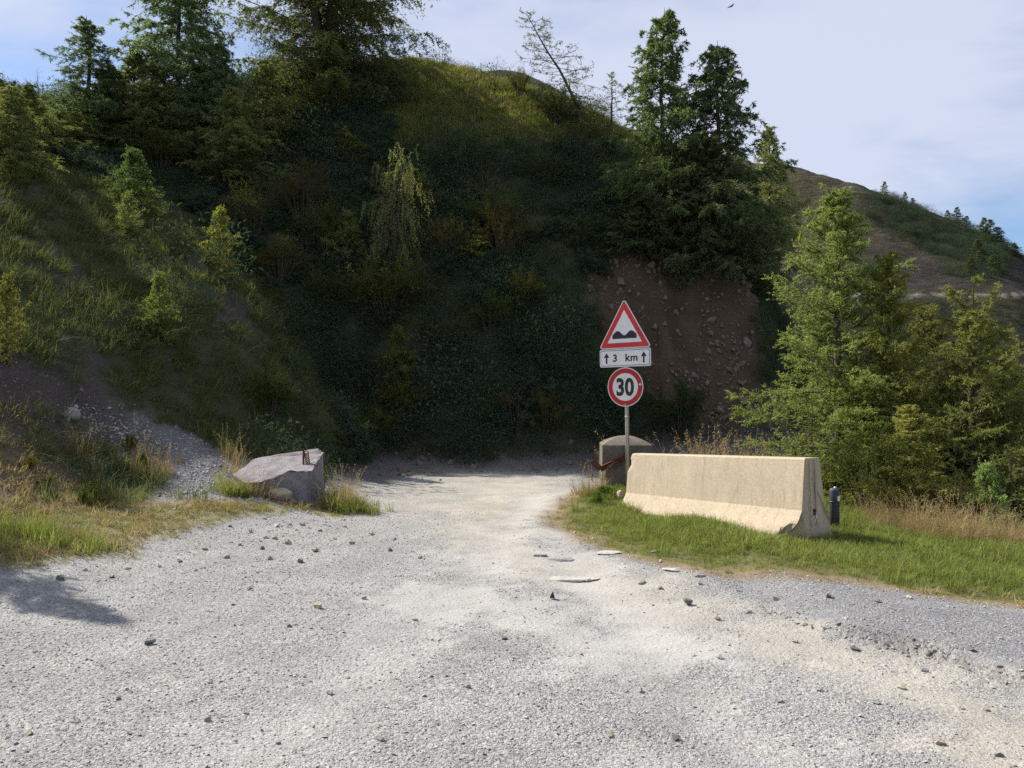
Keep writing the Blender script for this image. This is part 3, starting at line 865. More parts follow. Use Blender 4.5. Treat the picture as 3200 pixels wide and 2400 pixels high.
def mat_rock(name, c, c2, scale=3.0, bump=.6):
    t = NT(name); v = t.coords('Object')
    n = t.noise(v, scale, 8, .65); n2 = t.noise(v, scale * 9, 5, .7)
    col_ = t.mix(t.rng(n, .35, .68), c, c2)
    k = t.rng(n2, .25, .75, .72, 1.28)
    col_ = t.mix(1.0, col_, t.node('ShaderNodeCombineColor', {0: k, 1: k, 2: k}).outputs[0], 'MULTIPLY')
    t.bsdf(col_, .9, 0, .2, t.bump(t.math('ADD', n, t.math('MULTIPLY', n2, .5)), bump, .03))
    return t.m
M_PURPLE = mat_rock('purple_slab_rock', (0.17, 0.15, 0.157), (0.27, 0.256, 0.262), 5.5, 1.0)
M_TAN = mat_rock('tan_rock', (0.30, 0.25, 0.175), (0.40, 0.345, 0.255), 6)
M_GREYROCK = mat_rock('grey_rock', (0.21, 0.205, 0.20), (0.34, 0.325, 0.30), 7)
M_DARKROCK = mat_rock('dark_rock', (0.11, 0.108, 0.105), (0.19, 0.182, 0.175), 8)
M_PALEROCK = mat_rock('pale_limestone', (0.33, 0.315, 0.285), (0.46, 0.44, 0.40), 8, .4)

def box_bm(bm, c, size, rot=None):
    r = bmesh.ops.create_cube(bm, size=1)
    for v in r['verts']:
        v.co = Vector((v.co.x * size[0], v.co.y * size[1], v.co.z * size[2]))
        if rot is not None: v.co = rot @ v.co
        v.co += Vector(c)
    return r['verts']

def plate(pts, y0, y1, bevel=0.0):
    """flat outline (x, z) given thickness from y0 (back) to y1 (front)"""
    bm = bmesh.new()
    vs = [bm.verts.new((x, y1, z)) for x, z in pts]
    f = bm.faces.new(vs)
    g = bmesh.ops.extrude_face_region(bm, geom=[f])
    for v in g['geom']:
        if isinstance(v, bmesh.types.BMVert): v.co.y = y0
    if bevel:
        bmesh.ops.bevel(bm, geom=bm.edges[:], offset=bevel, segments=1, affect='EDGES')
    return from_bm('plate', bm)

def rounded(poly, rr, n=6):
    out = []
    m = len(poly)
    for i in range(m):
        p = Vector(poly[i]); a = (Vector(poly[i - 1]) - p).normalized(); b = (Vector(poly[(i + 1) % m]) - p).normalized()
        half = math.acos(max(-1, min(1, a.dot(b)))) / 2
        d = rr / math.tan(half)
        c = p + (a + b).normalized() * (rr / math.sin(half))
        s = p + a * d; e = p + b * d
        a0 = math.atan2(s.y - c.y, s.x - c.x); a1 = math.atan2(e.y - c.y, e.x - c.x)
        da = (a1 - a0 + math.pi) % (2 * math.pi) - math.pi
        for q in range(n + 1):
            t = a0 + da * q / n
            out.append((c.x + rr * math.cos(t), c.y + rr * math.sin(t)))
    return out

def disc(r, n=64):
    return [(r * math.cos(2 * math.pi * i / n), r * math.sin(2 * math.pi * i / n)) for i in range(n)]

def lathe(name, prof, n=24, smooth=True):
    bm = bmesh.new()
    rings = []
    for r_, z in prof:
        rings.append([bm.verts.new((r_ * math.cos(2 * math.pi * i / n), r_ * math.sin(2 * math.pi * i / n), z)) for i in range(n)])
    for a, b in zip(rings[:-1], rings[1:]):
        for i in range(n): bm.faces.new((a[i], a[(i + 1) % n], b[(i + 1) % n], b[i]))
    bm.faces.new(rings[0]); bm.faces.new(rings[-1])
    return from_bm(name, bm, smooth)

def text_mesh(txt, size, y, bold=0.0, sx=1.0, space=1.0):
    cu = bpy.data.curves.new('lettering', 'FONT')
    cu.body = txt; cu.size = size; cu.align_x = 'CENTER'; cu.align_y = 'CENTER'
    cu.extrude = 0.0006; cu.offset = bold; cu.space_character = space; cu.resolution_u = 6
    ob = bpy.data.objects.new('lettering', cu); COL.objects.link(ob)
    dg = bpy.context.evaluated_depsgraph_get(); dg.update()
    me = bpy.data.meshes.new_from_object(ob.evaluated_get(dg))
    bpy.data.objects.remove(ob)
    n = len(me.vertices); co = np.zeros(n * 3, np.float32); me.vertices.foreach_get('co', co); co = co.reshape(-1, 3)
    cx = (co[:, 0].max() + co[:, 0].min()) / 2; cz = (co[:, 1].max() + co[:, 1].min()) / 2
    out = np.stack([(co[:, 0] - cx) * sx, y - co[:, 2], co[:, 1] - cz], -1)
    me.vertices.foreach_set('co', out.ravel().astype(np.float32)); me.materials.clear(); me.update()
    return me

# ------------------------------------------------------------------ road sign
SX, SY = 1.765, 11.8
sz = hz(SX, SY)
sign = tag(link('road_sign', None, loc=(SX, SY, sz - 0.25), rot=(rad(0.6), rad(-0.6), rad(-34))),
           'road sign pole with red warning triangle, 3 km panel and round 30 limit', 'road sign')
z0 = sz - 0.25
pole = link('pole', lathe('pole', [(0.030, 0), (0.030, 3.05 - z0), (0.026, 3.06 - z0)], 20), M_STEEL, sign, (0, 0.045, 0))
link('pole_sleeve', lathe('sleeve', [(0.0325, 0), (0.0325, 0.03), (0.0310, 0.034)], 20), M_ALU, pole, (0, 0, 1.32 - z0))
# triangle
tz = 2.393 - z0; S = 0.885; hh = S * 0.866
def tri(s):
    q = (S - s) * 0.2887
    return [(-s / 2, q), (s / 2, q), (0, q + s * 0.866)]
wt = link('warning_triangle', plate(rounded(tri(S), 0.035), 0.006, 0.0), M_ALU, sign, (0, 0, tz)); wt['label'] = 'red bordered triangle with uneven road symbol'
link('white_rim', plate(rounded(tri(S - .004), 0.034), 0.0, -0.002), M_SWHITE, wt)
link('red_border', plate(rounded(tri(S * 0.945), 0.022), -0.002, -0.0036), M_SRED, wt)
link('white_field', plate(rounded(tri(S * 0.655), 0.004, 2), -0.0036, -0.0048), M_SWHITE, wt)
def bump_outline():
    w = 0.205; b = 0.150; pts = [(-w, b), (w, b)]
    n = 36
    for i in range(n + 1):
        x = w - 2 * w * i / n
        a = abs(x) / w
        z = b + 0.052 + 0.068 * max(0.0, math.cos((a - 0.56) * math.pi * 1.06)) ** 1.15
        pts.append((x, z))
    return pts
link('uneven_road_symbol', plate(bump_outline(), -0.0048, -0.006), M_SBLACK, wt)
# distance panel
pz = 2.248 - z0
dp = link('distance_panel', plate(rounded([(-.43, -.138), (.43, -.138), (.43, .138), (-.43, .138)], .03), 0.006, 0.0), M_ALU, sign, (0, 0, pz)); dp['label'] = 'white panel reading 3 km between two arrows'
link('white_rim', plate(rounded([(-.428, -.136), (.428, -.136), (.428, .136), (-.428, .136)], .029), 0.0, -0.0015), M_SWHITE, dp)
link('border_line', plate(rounded([(-.412, -.12), (.412, -.12), (.412, .12), (-.412, .12)], .022), -0.0015, -0.0028), M_SBLACK, dp)
link('white_field', plate(rounded([(-.404, -.112), (.404, -.112), (.404, .112), (-.404, .112)], .018), -0.0028, -0.004), M_SWHITE, dp)
arrow = [(-.014, -.085), (.014, -.085), (.014, .012), (.048, .012), (0, .085), (-.048, .012), (-.014, .012)]
for ax_ in (-0.31, 0.315):
    link('arrow', plate(arrow, -0.004, -0.0052), M_SBLACK, dp, (ax_, 0, 0.0))
link('digit', text_mesh('3', 0.155, -0.0048, 0.0045, 1.05), M_SBLACK, dp, (-0.165, 0, 0.0))
link('lettering', text_mesh('km', 0.155, -0.0048, 0.0045, 1.05, 1.12), M_SBLACK, dp, (0.112, 0, 0.004))
# speed limit disc
dz_ = 1.800 - z0
sd = link('speed_limit_disc', plate(disc(.30), 0.006, 0.0), M_ALU, sign, (0, 0, dz_)); sd['label'] = 'round red ringed disc reading 30'
link('white_rim', plate(disc(.2985), 0.0, -0.0015), M_SWHITE, sd)
link('red_ring', plate(disc(.287), -0.0015, -0.0028), M_SRED2, sd)
link('white_field', plate(disc(.212), -0.0028, -0.004), M_SWHITE2, sd)
link('digits', text_mesh('30', 0.36, -0.0048, 0.013, 0.83, 1.02), M_SBLACK, sd)
stk = link('sticker', plate(disc(.026, 20), -0.0028, -0.0042), M_BLUE, sd, (.250, 0, .035))
link('white_mark', plate([(-.005, -.018), (.005, -.018), (.005, -.005), (.018, -.005), (.018, .005), (.005, .005), (.005, .018), (-.005, .018), (-.005, .005), (-.018, .005), (-.018, -.005), (-.005, -.005)], -0.0042, -0.0048), M_SWHITE, stk)
link('scratch', plate([(-.02, .01), (-.004, -.004), (.016, .004), (.004, -.012), (-.012, -.008)], -0.0028, -0.0034), M_SCRAPE, sd, (-.005, 0, -.262))
link('scratch', plate([(-.010, -.016), (.004, .002), (.012, .020), (.002, .008)], -0.0028, -0.0034), M_SCRAPE, sd, (.20, 0, -.135))
for zc in (2.48 - z0, 2.83 - z0, 2.19 - z0, 1.70 - z0, 1.91 - z0):
    bm = bmesh.new()
    box_bm(bm, (0, 0.022, 0), (0.10, 0.03, 0.03)); box_bm(bm, (0, 0.081, 0), (0.085, 0.008, 0.026))
    link('clamp', from_bm('clamp', bm), M_STEEL, sign, (0, 0, zc))

# ------------------------------------------------------------------ concrete road barrier
A = np.array((1.86, 11.45)); B_ = np.array((3.37, 8.55))
ax = (B_ - A) / np.linalg.norm(B_ - A); BL = float(np.linalg.norm(B_ - A))
ctr = (A + B_) / 2
def barrier():
    prof = [(-0.36, 0.0), (-0.36, 0.06), (-0.34, 0.085), (-0.185, 0.37), (-0.118, 0.93), (-0.105, 0.945), (0.105, 0.945), (0.118, 0.93), (0.185, 0.37), (0.34, 0.085), (0.36, 0.06), (0.36, 0.0)]
    pr = []
    for (a, b), (c, d) in zip(prof, prof[1:] + prof[:1]):
        n = max(1, int(math.hypot(c - a, d - b) / 0.05))
        for q in range(n): pr.append((a + (c - a) * q / n, b + (d - b) * q / n))
    nl = 61; m = len(pr)
    r_ = np.random.default_rng(3)
    xs = np.linspace(-BL / 2, BL / 2, nl)
    V = np.zeros((nl, m, 3))
    for i, x in enumerate(xs):
        for j, (y, z) in enumerate(pr):
            V[i, j] = (x, y, z)
    # broken lower corner at the +x end and smaller chips along the edges
    X, Yy, Z = V[..., 0], V[..., 1], V[..., 2]
    d = np.sqrt(((X - BL / 2) / 0.22) ** 2 + ((Yy + 0.37) / 0.18) ** 2 + ((Z + 0.0) / 0.26) ** 2)
    k = np.clip(1.15 - d, 0, 1) * (0.6 + 0.9 * N3(X * 9 + Z * 5, Z * 9, 1, 3))
    V[..., 0] -= 0.20 * k; V[..., 1] += 0.13 * k; V[..., 2] += 0.03 * k
    for (cx_, cy_, cz_, rr, dep) in [(-BL / 2, -.13, .80, .10, .05), (-BL / 2, -.11, .93, .06, .04), (-1.42, -.11, .945, .035, .03), (BL / 2, .09, .74, .05, .03), (BL / 2, .1, .62, .04, .025), (BL / 2, .28, .08, .12, .06), (-.62, -.1, .945, .03, .012), (.35, -.1, .945, .03, .012)]:
        dd = np.sqrt((X - cx_) ** 2 + (Yy - cy_) ** 2 + (Z - cz_) ** 2)
        q = np.clip(1.2 - dd / rr, 0, 1)
        V[..., 0] -= np.sign(cx_) * dep * q * (abs(cx_) > 1.4); V[..., 2] -= dep * .7 * q * (cz_ > .9); V[..., 1] -= np.sign(cy_) * dep * .5 * q
    bm = bmesh.new()
    vs = [[bm.verts.new(V[i, j]) for j in range(m)] for i in range(nl)]
    for i in range(nl - 1):
        for j in range(m): bm.faces.new((vs[i][j], vs[i][(j + 1) % m], vs[i + 1][(j + 1) % m], vs[i + 1][j]))
    bm.faces.new(vs[0]);
    # end face: shallow vertical keyway
    end = [v for v in vs[-1]]
    bm.faces.new(end)
    me = from_bm('barrier', bm, False)
    return me
bz = hz(ctr[0], ctr[1])
yaw = math.atan2(ax[1], ax[0])
bar = tag(link('concrete_barrier', None, loc=(ctr[0], ctr[1], -0.065), rot=(0, rad(-2.6), yaw)),
          'long beige concrete road barrier with a chipped end standing on the grass', 'barrier')
link('body', barrier(), M_BARRIER, bar)
def strip_bm(pts):
    bm = bmesh.new(); vs = [bm.verts.new(p) for p in pts]; f = bm.faces.new(vs)
    g = bmesh.ops.extrude_face_region(bm, geom=[f])
    for v in g['geom']:
        if isinstance(v, bmesh.types.BMVert): v.co.x += 0.016
    return bm
for sgn in (-1, 1):   # raised jambs leave a keyway between them on the end face
    pts = [(BL / 2 - .004, sgn * .028, .20), (BL / 2 - .004, sgn * .052, .20), (BL / 2 - .004, sgn * .050, .925), (BL / 2 - .004, sgn * .028, .925)]
    link('key_rib', from_bm('rib', strip_bm(pts)), M_BARRIER, bar)
socket = link('lifting_socket', lathe('socket', [(.036, 0), (.036, .006), (.026, .008), (.024, .003)], 18), M_SBLACK, bar, (BL / 2 - 0.002, 0.0, 0.345), (0, rad(90), 0))
hk = np.array([[0, 0, 0], [.035, -.004, .005], [.06, -.02, -.005], [.07, -.035, -.03], [.066, -.045, -.07], [.06, -.05, -.10]])
hv, hf = tubes(hk[None], np.full((1, 6), .006), 8)
link('iron_hook', make_mesh('hook', hv, [hf], True), M_STEEL, bar, (BL / 2, -0.005, 0.335))
hv, hf = tubes(np.array([[0, .03, 0], [.02, .034, .004], [.03, .036, -.02], [.028, .035, -.045]])[None], np.full((1, 4), .004), 8)
link('iron_hook', make_mesh('hook_small', hv, [hf], True), M_STEEL, bar, (BL / 2, 0.0, 0.245))

# ------------------------------------------------------------------ old concrete block with rusty bar
def block_mesh():
    w, d, h = 0.80, 0.80, 0.81
    n = 16
    bm = bmesh.new()
    zs = list(np.linspace(-0.25, h - .03, 12))
    ring = []
    def outline(inset, nn=n):
        pts = []
        c = [(-w / 2 + inset, -d / 2 + inset), (w / 2 - inset, -d / 2 + inset), (w / 2 - inset, d / 2 - inset), (-w / 2 + inset, d / 2 - inset)]
        for (x0, y0), (x1, y1) in zip(c, c[1:] + c[:1]):
            for q in range(nn): pts.append((x0 + (x1 - x0) * q / nn, y0 + (y1 - y0) * q / nn))
        return pts
    for z in zs:
        ring.append([bm.verts.new((x, y, z)) for x, y in outline(0.0)])
    for q in np.linspace(0.06, 0.96, 7):
        ins = q * w / 2
        zz = h + 0.145 * math.sin(q * math.pi / 2) ** 0.8 - 0.035
        ring.append([bm.verts.new((x, y, zz)) for x, y in outline(ins)])
    for a, b in zip(ring[:-1], ring[1:]):
        m = len(a)
        for i in range(m): bm.faces.new((a[i], a[(i + 1) % m], b[(i + 1) % m], b[i]))
    bm.faces.new(ring[-1]); bm.faces.new(ring[0])
    for v in bm.verts:
        p = v.co
        k = float(N1(p.x * 4 + 3, p.z * 4 + p.y * 3, 1, 3)) - .5
        v.co.x += .035 * k; v.co.y += .035 * (float(N2(p.x * 4, p.z * 4, 1, 3)) - .5)
        # broken left corner below the bar
        if p.x < -.3 and p.y < -.3 and p.z < .42: v.co.x += .03 + .05 * (float(N3(p.z * 14, 2, 1, 2))); 
    me = from_bm('block', bm)
    return me
BX, BY = 1.875, 12.75
blk_z = hz(BX, BY) - 0.04
blk = tag(link('concrete_block', None, loc=(BX, BY, blk_z), rot=(0, 0, rad(-3))), 'weathered concrete block with domed top and rusty gate bar behind the sign pole', 'concrete block')
link('block', block_mesh(), M_BLOCK, blk)
def ubar(p0, p1, w=.10, hgt=.05, tk=.008):
    p0, p1 = Vector(p0), Vector(p1); L = (p1 - p0).length
    bm = bmesh.new()
    box_bm(bm, (L / 2, 0, 0), (L, tk, w)); box_bm(bm, (L / 2, -hgt / 2, w / 2 - tk / 2), (L, hgt - tk, tk)); box_bm(bm, (L / 2, -hgt / 2, -w / 2 + tk / 2), (L, hgt - tk, tk))
    me = from_bm('bar', bm)
    q = (p1 - p0).to_track_quat('X', 'Z')
    me.transform(Matrix.Translation(p0) @ q.to_matrix().to_4x4())
    return me
link('rusty_bar', ubar((-.44, -.47, .40), (.02, -.44, .62), .085, .05), M_RUST, blk)
link('rusty_plate', ubar((-.56, -.47, .53), (-.43, -.49, .40), .09, .02), M_RUST, blk)
ch = []
for i in range(9):
    a = np.linspace(0, 2 * np.pi, 11)
    if i % 2: p = np.stack([.010 * np.cos(a), 0 * a, .020 * np.sin(a)], -1)
    else: p = np.stack([0 * a, .010 * np.cos(a), .020 * np.sin(a)], -1)
    p = p + np.array([-.575 + .006 * (i % 3), -.49, .44 - i * .028])
    ch.append((p, i))
for p, i in ch:
    v_, f_ = tubes(p[None], np.full((1, 11), .0045), 5)
    link('chain_link', make_mesh('chain_link', v_, [f_], True), M_RUST, blk)

# ------------------------------------------------------------------ short post behind the barrier
PX_, PY_ = 3.92, 9.35
post = tag(link('short_post', None, loc=(PX_, PY_, hz(PX_, PY_) - .2)), 'short dark grey post with a metal band behind the barrier end', 'post')
link('shaft', lathe('shaft', [(.058, 0), (.057, .66), (.052, .685), (0.03, .69)], 14), M_POST, post)
link('band', lathe('band', [(.061, 0), (.061, .012)], 14), M_SBLACK, post, (0, 0, .52))
link('reflector', plate(rounded([(-.014, -.03), (.014, -.03), (.014, .03), (-.014, .03)], .006, 3), 0.004, 0), M_SWHITE2, post, (.028, -.057, .57))
link('cap_bolt', lathe('bolt', [(.02, 0), (.02, .014), (.012, .02)], 10), M_STEEL, post, (0.01, 0, .688))

# ------------------------------------------------------------------ big purple boulder
def boulder():
    top = [at(234, 474, 11.2), at(246, 482, 10.75), at(262, 481, 10.7), at(288, 473.5, 10.85), at(311, 470.5, 10.9), at(323, 454, 11.85), at(317, 450, 11.95), at(255, 460, 11.7)]
    bm = bmesh.new()
    tv = [bm.verts.new(p) for p in top]
    bot = []
    for i, p in enumerate(top):
        c = np.array((-3.4, 11.3)); d = p[:2] - c
        k = [0.9, .88, .92, .96, .97, 1.02, 1.0, .95][i]
        bot.append(bm.verts.new((c[0] + d[0] * k, c[1] + d[1] * k, -0.22)))
    bm.faces.new(tv); bm.faces.new(bot)
    for i in range(8): bm.faces.new((tv[i], tv[(i + 1) % 8], bot[(i + 1) % 8], bot[i]))
    bmesh.ops.triangulate(bm, faces=bm.faces)
    bmesh.ops.bevel(bm, geom=[e for e in bm.edges if e.calc_face_angle(0) > .5], offset=.022, segments=2, affect='EDGES')
    for _ in range(3):
        bmesh.ops.subdivide_edges(bm, edges=[e for e in bm.edges if e.calc_length() > .07], cuts=1, use_grid_fill=True)
        bmesh.ops.triangulate(bm, faces=[f for f in bm.faces if len(f.verts) > 4])
    bmesh.ops.recalc_face_normals(bm, faces=bm.faces); bm.normal_update()
    for v in bm.verts:
        p = v.co; n = v.normal
        k = float(N1(p.x * 3 + p.z * 2, p.y * 3 - p.z * 3, 1, 4, .6)) - .5
        k2 = float(N2(p.x * 11 + p.z * 7, p.y * 11 + p.z * 13, 1, 2)) - .5
        groove = 0
        if n.x > .75 and n.z < .5:      # drill grooves down the right-hand side
            groove = -0.022 * max(0, math.sin(p.y * 46)) ** 3
        v.co = p + n * (.085 * k + .034 * k2 + groove)
    me = from_bm('boulder', bm)
    return me
bld = tag(link('boulder', None, loc=(-3.3, 11.3, 0)), 'large flat-topped purplish boulder with a rusty iron ring on top', 'boulder')
me = boulder(); me.transform(Matrix.Translation((3.3, -11.3, 0)))
link('rock_body', me, M_PURPLE, bld)
ip = at(303.5, 463, 11.35) - np.array((-3.3, 11.3, 0))
bm = bmesh.new(); box_bm(bm, (0, 0, .06), (.022, .03, .30))
pin = link('iron_pin', from_bm('pin', bm), M_RUST, bld, tuple(ip))
rs = np.random.default_rng(11)
for k in range(6):
    a = np.linspace(0, 2 * np.pi, 13)
    p = np.stack([.028 * np.cos(a), .010 * np.sin(a), .03 * np.sin(a)], -1) + np.array([.045 + .004 * k, -.01 + .004 * k, .15 - .036 * k])
    v_, f_ = tubes(p[None], np.full((1, 13), .0075), 6)
    link('chain_link', make_mesh('chain_link', v_, [f_], True), M_RUST, pin)
for k in range(3):
    a = np.linspace(0, 2 * np.pi, 13)
    p = np.stack([.033 * np.cos(a), .018 * np.sin(a), .012 * np.sin(a)], -1) + np.array([.08 + .05 * k, -.02, -.045])
    v_, f_ = tubes(p[None], np.full((1, 13), .0075), 6)
    link('chain_link', make_mesh('chain_link', v_, [f_], True), M_RUST, pin)

# ------------------------------------------------------------------ stones
def stone_mesh(seed, sx=1, sy=1, sz_=1, n=16, rough=.25, flat=0.0):
    r = np.random.default_rng(seed)
    p = nrm(r.normal(size=(n, 3))) * r.uniform(1 - rough, 1, (n, 1))
    p = p * np.array([sx, sy, sz_])
    bm = bmesh.new()
    vs = [bm.verts.new(q) for q in p]
    g = bmesh.ops.convex_hull(bm, input=vs)
    bmesh.ops.delete(bm, geom=[v for v in bm.verts if not v.link_faces], context='VERTS')
    return bm
def stone_obj(name, seed, loc, size, mat, label, cat='stone', group=None, rz=0, bev=True, n=18, sink=.25):
    bm = stone_mesh(seed, *[s / 2 for s in size], n=n)
    if bev:
        bmesh.ops.bevel(bm, geom=bm.edges[:], offset=min(size) * .06, segments=1, affect='EDGES')
        bmesh.ops.triangulate(bm, faces=bm.faces)
    me = from_bm('stone', bm)
    x, y = loc
    o = link(name, me, mat, None, (x, y, hz(x, y) + size[2] * (.5 - sink)), (0, 0, rz))
    return tag(o, label, cat, group)
x, y = at(280, 512, 10.75)[:2]
stone_obj('tan_rock', 5, (x, y), (.46, .26, .24), M_TAN, 'tan rounded rock on the ground in front of the purple boulder', 'rock', None, .1, True, 40, .2)
stone_obj('tan_rock', 8, tuple(at(634, 490, 11.75)[:2]), (.26, .22, .26), M_TAN, 'larger tan rock wedged between sign pole and concrete barrier', 'rock', None, .3, True, 30, .05)
stone_obj('tan_rock', 9, tuple(at(621, 498, 11.55)[:2]), (.15, .15, .19), M_TAN, 'smaller upright tan rock at the foot of the sign pole', 'rock', None, .3, True, 30, .1)
stone_obj('dark_stone', 21, gp(687, 606), (.105, .08, .075), M_DARKROCK, 'dark angular stone lying alone on the gravel beside the pale bedrock', 'stone', None, .2, True, 14, .15)
stone_obj('black_clod', 23, gp(553, 597), (.075, .06, .075), M_SBLACK, 'small black jagged lump on the pale gravel', 'clod', None, 1.0, False, 12, .1)
stone_obj('flat_rock', 31, gp(572, 577), (.62, .17, .07), M_PALEROCK, 'long low ledge of pale bedrock showing through the gravel', 'rock', None, -.06, True, 30, .35)
stone_obj('flat_rock', 32, gp(608, 553), (.32, .22, .045), M_PALEROCK, 'pale flat rock face in the sandy part of the road by the grass', 'rock', None, .2, True, 26, .4)
stone_obj('flat_rock', 33, gp(670, 572), (.22, .16, .04), M_PALEROCK, 'white flat rock flush with the dark chippings by the grass', 'rock', None, .1, True, 26, .4)
for i, (px, py, w) in enumerate([(560, 558, .34), (540, 556, .2), (700, 579, .14), (655, 553, .16), (590, 578, .14), (642, 585, .16), (660, 590, .10)]):
    stone_obj('flat_rock', 40 + i, gp(px, py), (w, w * .42, .05), M_GREYROCK, 'small grey bedrock bump among the pale rock ledges', 'rock', 'grey bedrock bumps', .2 * i, True, 22, .35)
WORD = {'tan_rock': 'tan', 'grey_rock': 'grey', 'dark_rock': 'dark', 'pale_limestone': 'whitish'}
LOOSE = [(415, 617, .05), (250, 590, .06), (318, 610, .09), (365, 600, .07), (148, 645, .10), (290, 630, .06), (175, 625, .05), (232, 606, .07), (420, 558, .06), (395, 540, .05),
         (716, 620, .075), (748, 613, .08), (720, 658, .05), (855, 650, .08), (902, 688, .06), (925, 672, .05), (877, 705, .05), (970, 665, .06), (795, 642, .05), (838, 633, .06),
         (640, 690, .05), (675, 735, .06), (940, 743, .05), (820, 690, .05), (780, 700, .05), (1000, 756, .05), (610, 735, .05), (468, 690, .045), (330, 690, .05), (118, 700, .05),
         (30, 735, .05), (208, 722, .05), (380, 742, .05), (505, 640, .05), (580, 655, .045), (985, 710, .05)]
r_ = np.random.default_rng(77)
for i, (px, py, w) in enumerate(LOOSE):
    m = [M_GREYROCK, M_DARKROCK, M_TAN, M_GREYROCK][i % 4]
    stone_obj('loose_stone', 100 + i, gp(px, py), (w * r_.uniform(.9, 1.3), w * r_.uniform(.7, 1), w * r_.uniform(.45, .75)), m, '%s fist-sized loose stone lying on the open gravel road' % WORD[m.name], 'stone', '%s loose stones on the gravel road' % WORD[m.name], r_.uniform(0, 3), False, 13, .25)
EDGE = [(205, 553), (226, 560), (240, 547), (262, 550), (288, 545), (302, 528), (320, 533), (345, 528), (230, 535), (315, 552), (352, 545), (270, 561), (300, 563), (180, 566), (160, 572), (128, 575), (112, 583), (85, 579), (60, 588),
        (335, 540), (372, 536), (250, 537), (275, 541), (390, 552), (196, 575)]
for i, (px, py) in enumerate(EDGE):
    w = r_.uniform(.045, .115)
    m = [M_TAN, M_GREYROCK, M_GREYROCK, M_DARKROCK, M_TAN][i % 5]
    stone_obj('edge_stone', 200 + i, gp(px, py), (w, w * r_.uniform(.7, 1), w * r_.uniform(.5, .75)), m, '%s angular stone along the gravel edge below the sparse grass bank' % WORD[m.name], 'stone', '%s stones along the edge of the sparse grass' % WORD[m.name], r_.uniform(0, 3), False, 13, .25)
for i, (px, py, Y, w, m) in enumerate([(238, 490, 10.9, .16, M_TAN), (232, 496, 10.8, .13, M_TAN), (238, 497, 10.7, .11, M_GREYROCK)]):
    stone_obj('small_rock', 260 + i, tuple(at(px, py, Y)[:2]), (w, w * .8, w * .75), m, 'small rock heaped against the low tip of the purple boulder', 'rock', 'small rocks by the boulder', i, False, 14, .15)
for i, (px, py) in enumerate([(700, 583), (738, 589), (660, 560), (775, 601), (828, 607), (593, 535), (575, 527), (878, 612), (910, 606)]):
    w = r_.uniform(.05, .09)
    stone_obj('verge_stone', 280 + i, gp(px, py + 3), (w, w * .8, w * .55), [M_TAN, M_DARKROCK, M_PALEROCK][i % 3], '%s small stone at the edge of the green grass verge' % ['tan', 'dark', 'whitish'][i % 3], 'stone', '%s stones along the green verge' % ['tan', 'dark', 'whitish'][i % 3], i, False, 12, .2)
# round stone on the spoil bank
stone_obj('round_stone', 301, tuple(at(72, 425, 10.9)[:2]), (.27, .2, .25), M_GREYROCK, 'round grey stone half buried in the brown earth bank', 'stone', None, .4, True, 40, .1)

# ------------------------------------------------------------------ bird
def bird():
    bm = bmesh.new()
    prof = [(-.22, .004, 0), (-.16, .02, .0), (-.05, .045, 0), (.06, .045, .005), (.13, .03, .01), (.17, .024, .012), (.21, .004, .006)]
    rings = []
    for x, r0, z in prof:
        rings.append([bm.verts.new((x, r0 * math.cos(q * math.pi / 4), z + r0 * .8 * math.sin(q * math.pi / 4))) for q in range(8)])
    for a, b in zip(rings[:-1], rings[1:]):
        for q in range(8): bm.faces.new((a[q], a[(q + 1) % 8], b[(q + 1) % 8], b[q]))
    return from_bm('bird_body', bm, True)
def wing(s):
    pts = [(0.08, .03, .01), (.11, .18, .05), (.06, .36, .07), (-.06, .52, .05), (-.07, .36, .06), (-.09, .18, .04), (-.08, .03, .005)]
    bm = bmesh.new()
    top = [bm.verts.new((x, s * y, z + .004)) for x, y, z in pts]; bot = [bm.verts.new((x, s * y, z - .004)) for x, y, z in pts]
    bm.faces.new(top); bm.faces.new(bot[::-1])
    for i in range(7): bm.faces.new((top[i], top[(i + 1) % 7], bot[(i + 1) % 7], bot[i]))
    return from_bm('wing', bm)
bp = at(731, 6.5, 75)
bd = tag(link('bird', None, loc=tuple(bp), rot=(0, rad(6), rad(25))), 'small dark bird flying high in the pale cloudy sky', 'bird')
link('bird_body', bird(), M_DARKROCK, bd)
link('wing', wing(1), M_DARKROCK, bd); link('wing', wing(-1), M_DARKROCK, bd)

# ------------------------------------------------------------------ trees
def cast(px, py, y0=5.0, y1=60.0):
    Y = np.arange(y0, y1, 0.04)
    X = (px - CX) / FPX * Y; Z = EYE - (py - HY) / FPX * Y
    hit = np.nonzero(H(X, Y) >= Z)[0]
    if len(hit) == 0: return None
    k = hit[0]; return X[k], Y[k], float(H(X[k:k + 1], Y[k:k + 1])[0])

LP = {}
def proto(key, H0, R0, **kw):
    LP[key] = (H0, R0, larch_meshes(kw.pop('seed'), H0, R0, **kw))
FINE = (0.046, 0.013, 3, 0.027); MID = (0.09, 0.028, 2, 0.052); MIDD = (0.1, 0.036, 2, 0.055); FAR_ = (0.2, 0.045, 3, 0.16)
proto('n1', 5.6, 1.6, seed=1, cb=.05, n_pri=150, sec=10, ter=4, droop=.16, hang=.12, el=(0, 58), upr=.3, needle=FINE, leader=.04, prof=.7)
proto('n2', 5.0, 1.5, seed=2, cb=.05, n_pri=120, sec=10, ter=4, upr=.4, droop=.15, hang=.2, needle=FINE, el=(5, 58), gap=.2, leader=.03, prof=.7)
proto('n3', 5.0, 1.7, seed=3, cb=.03, n_pri=130, sec=9, ter=4, upr=.45, droop=.12, hang=.25, needle=FINE, el=(0, 60), gap=.15, forks=2, prof=.55)
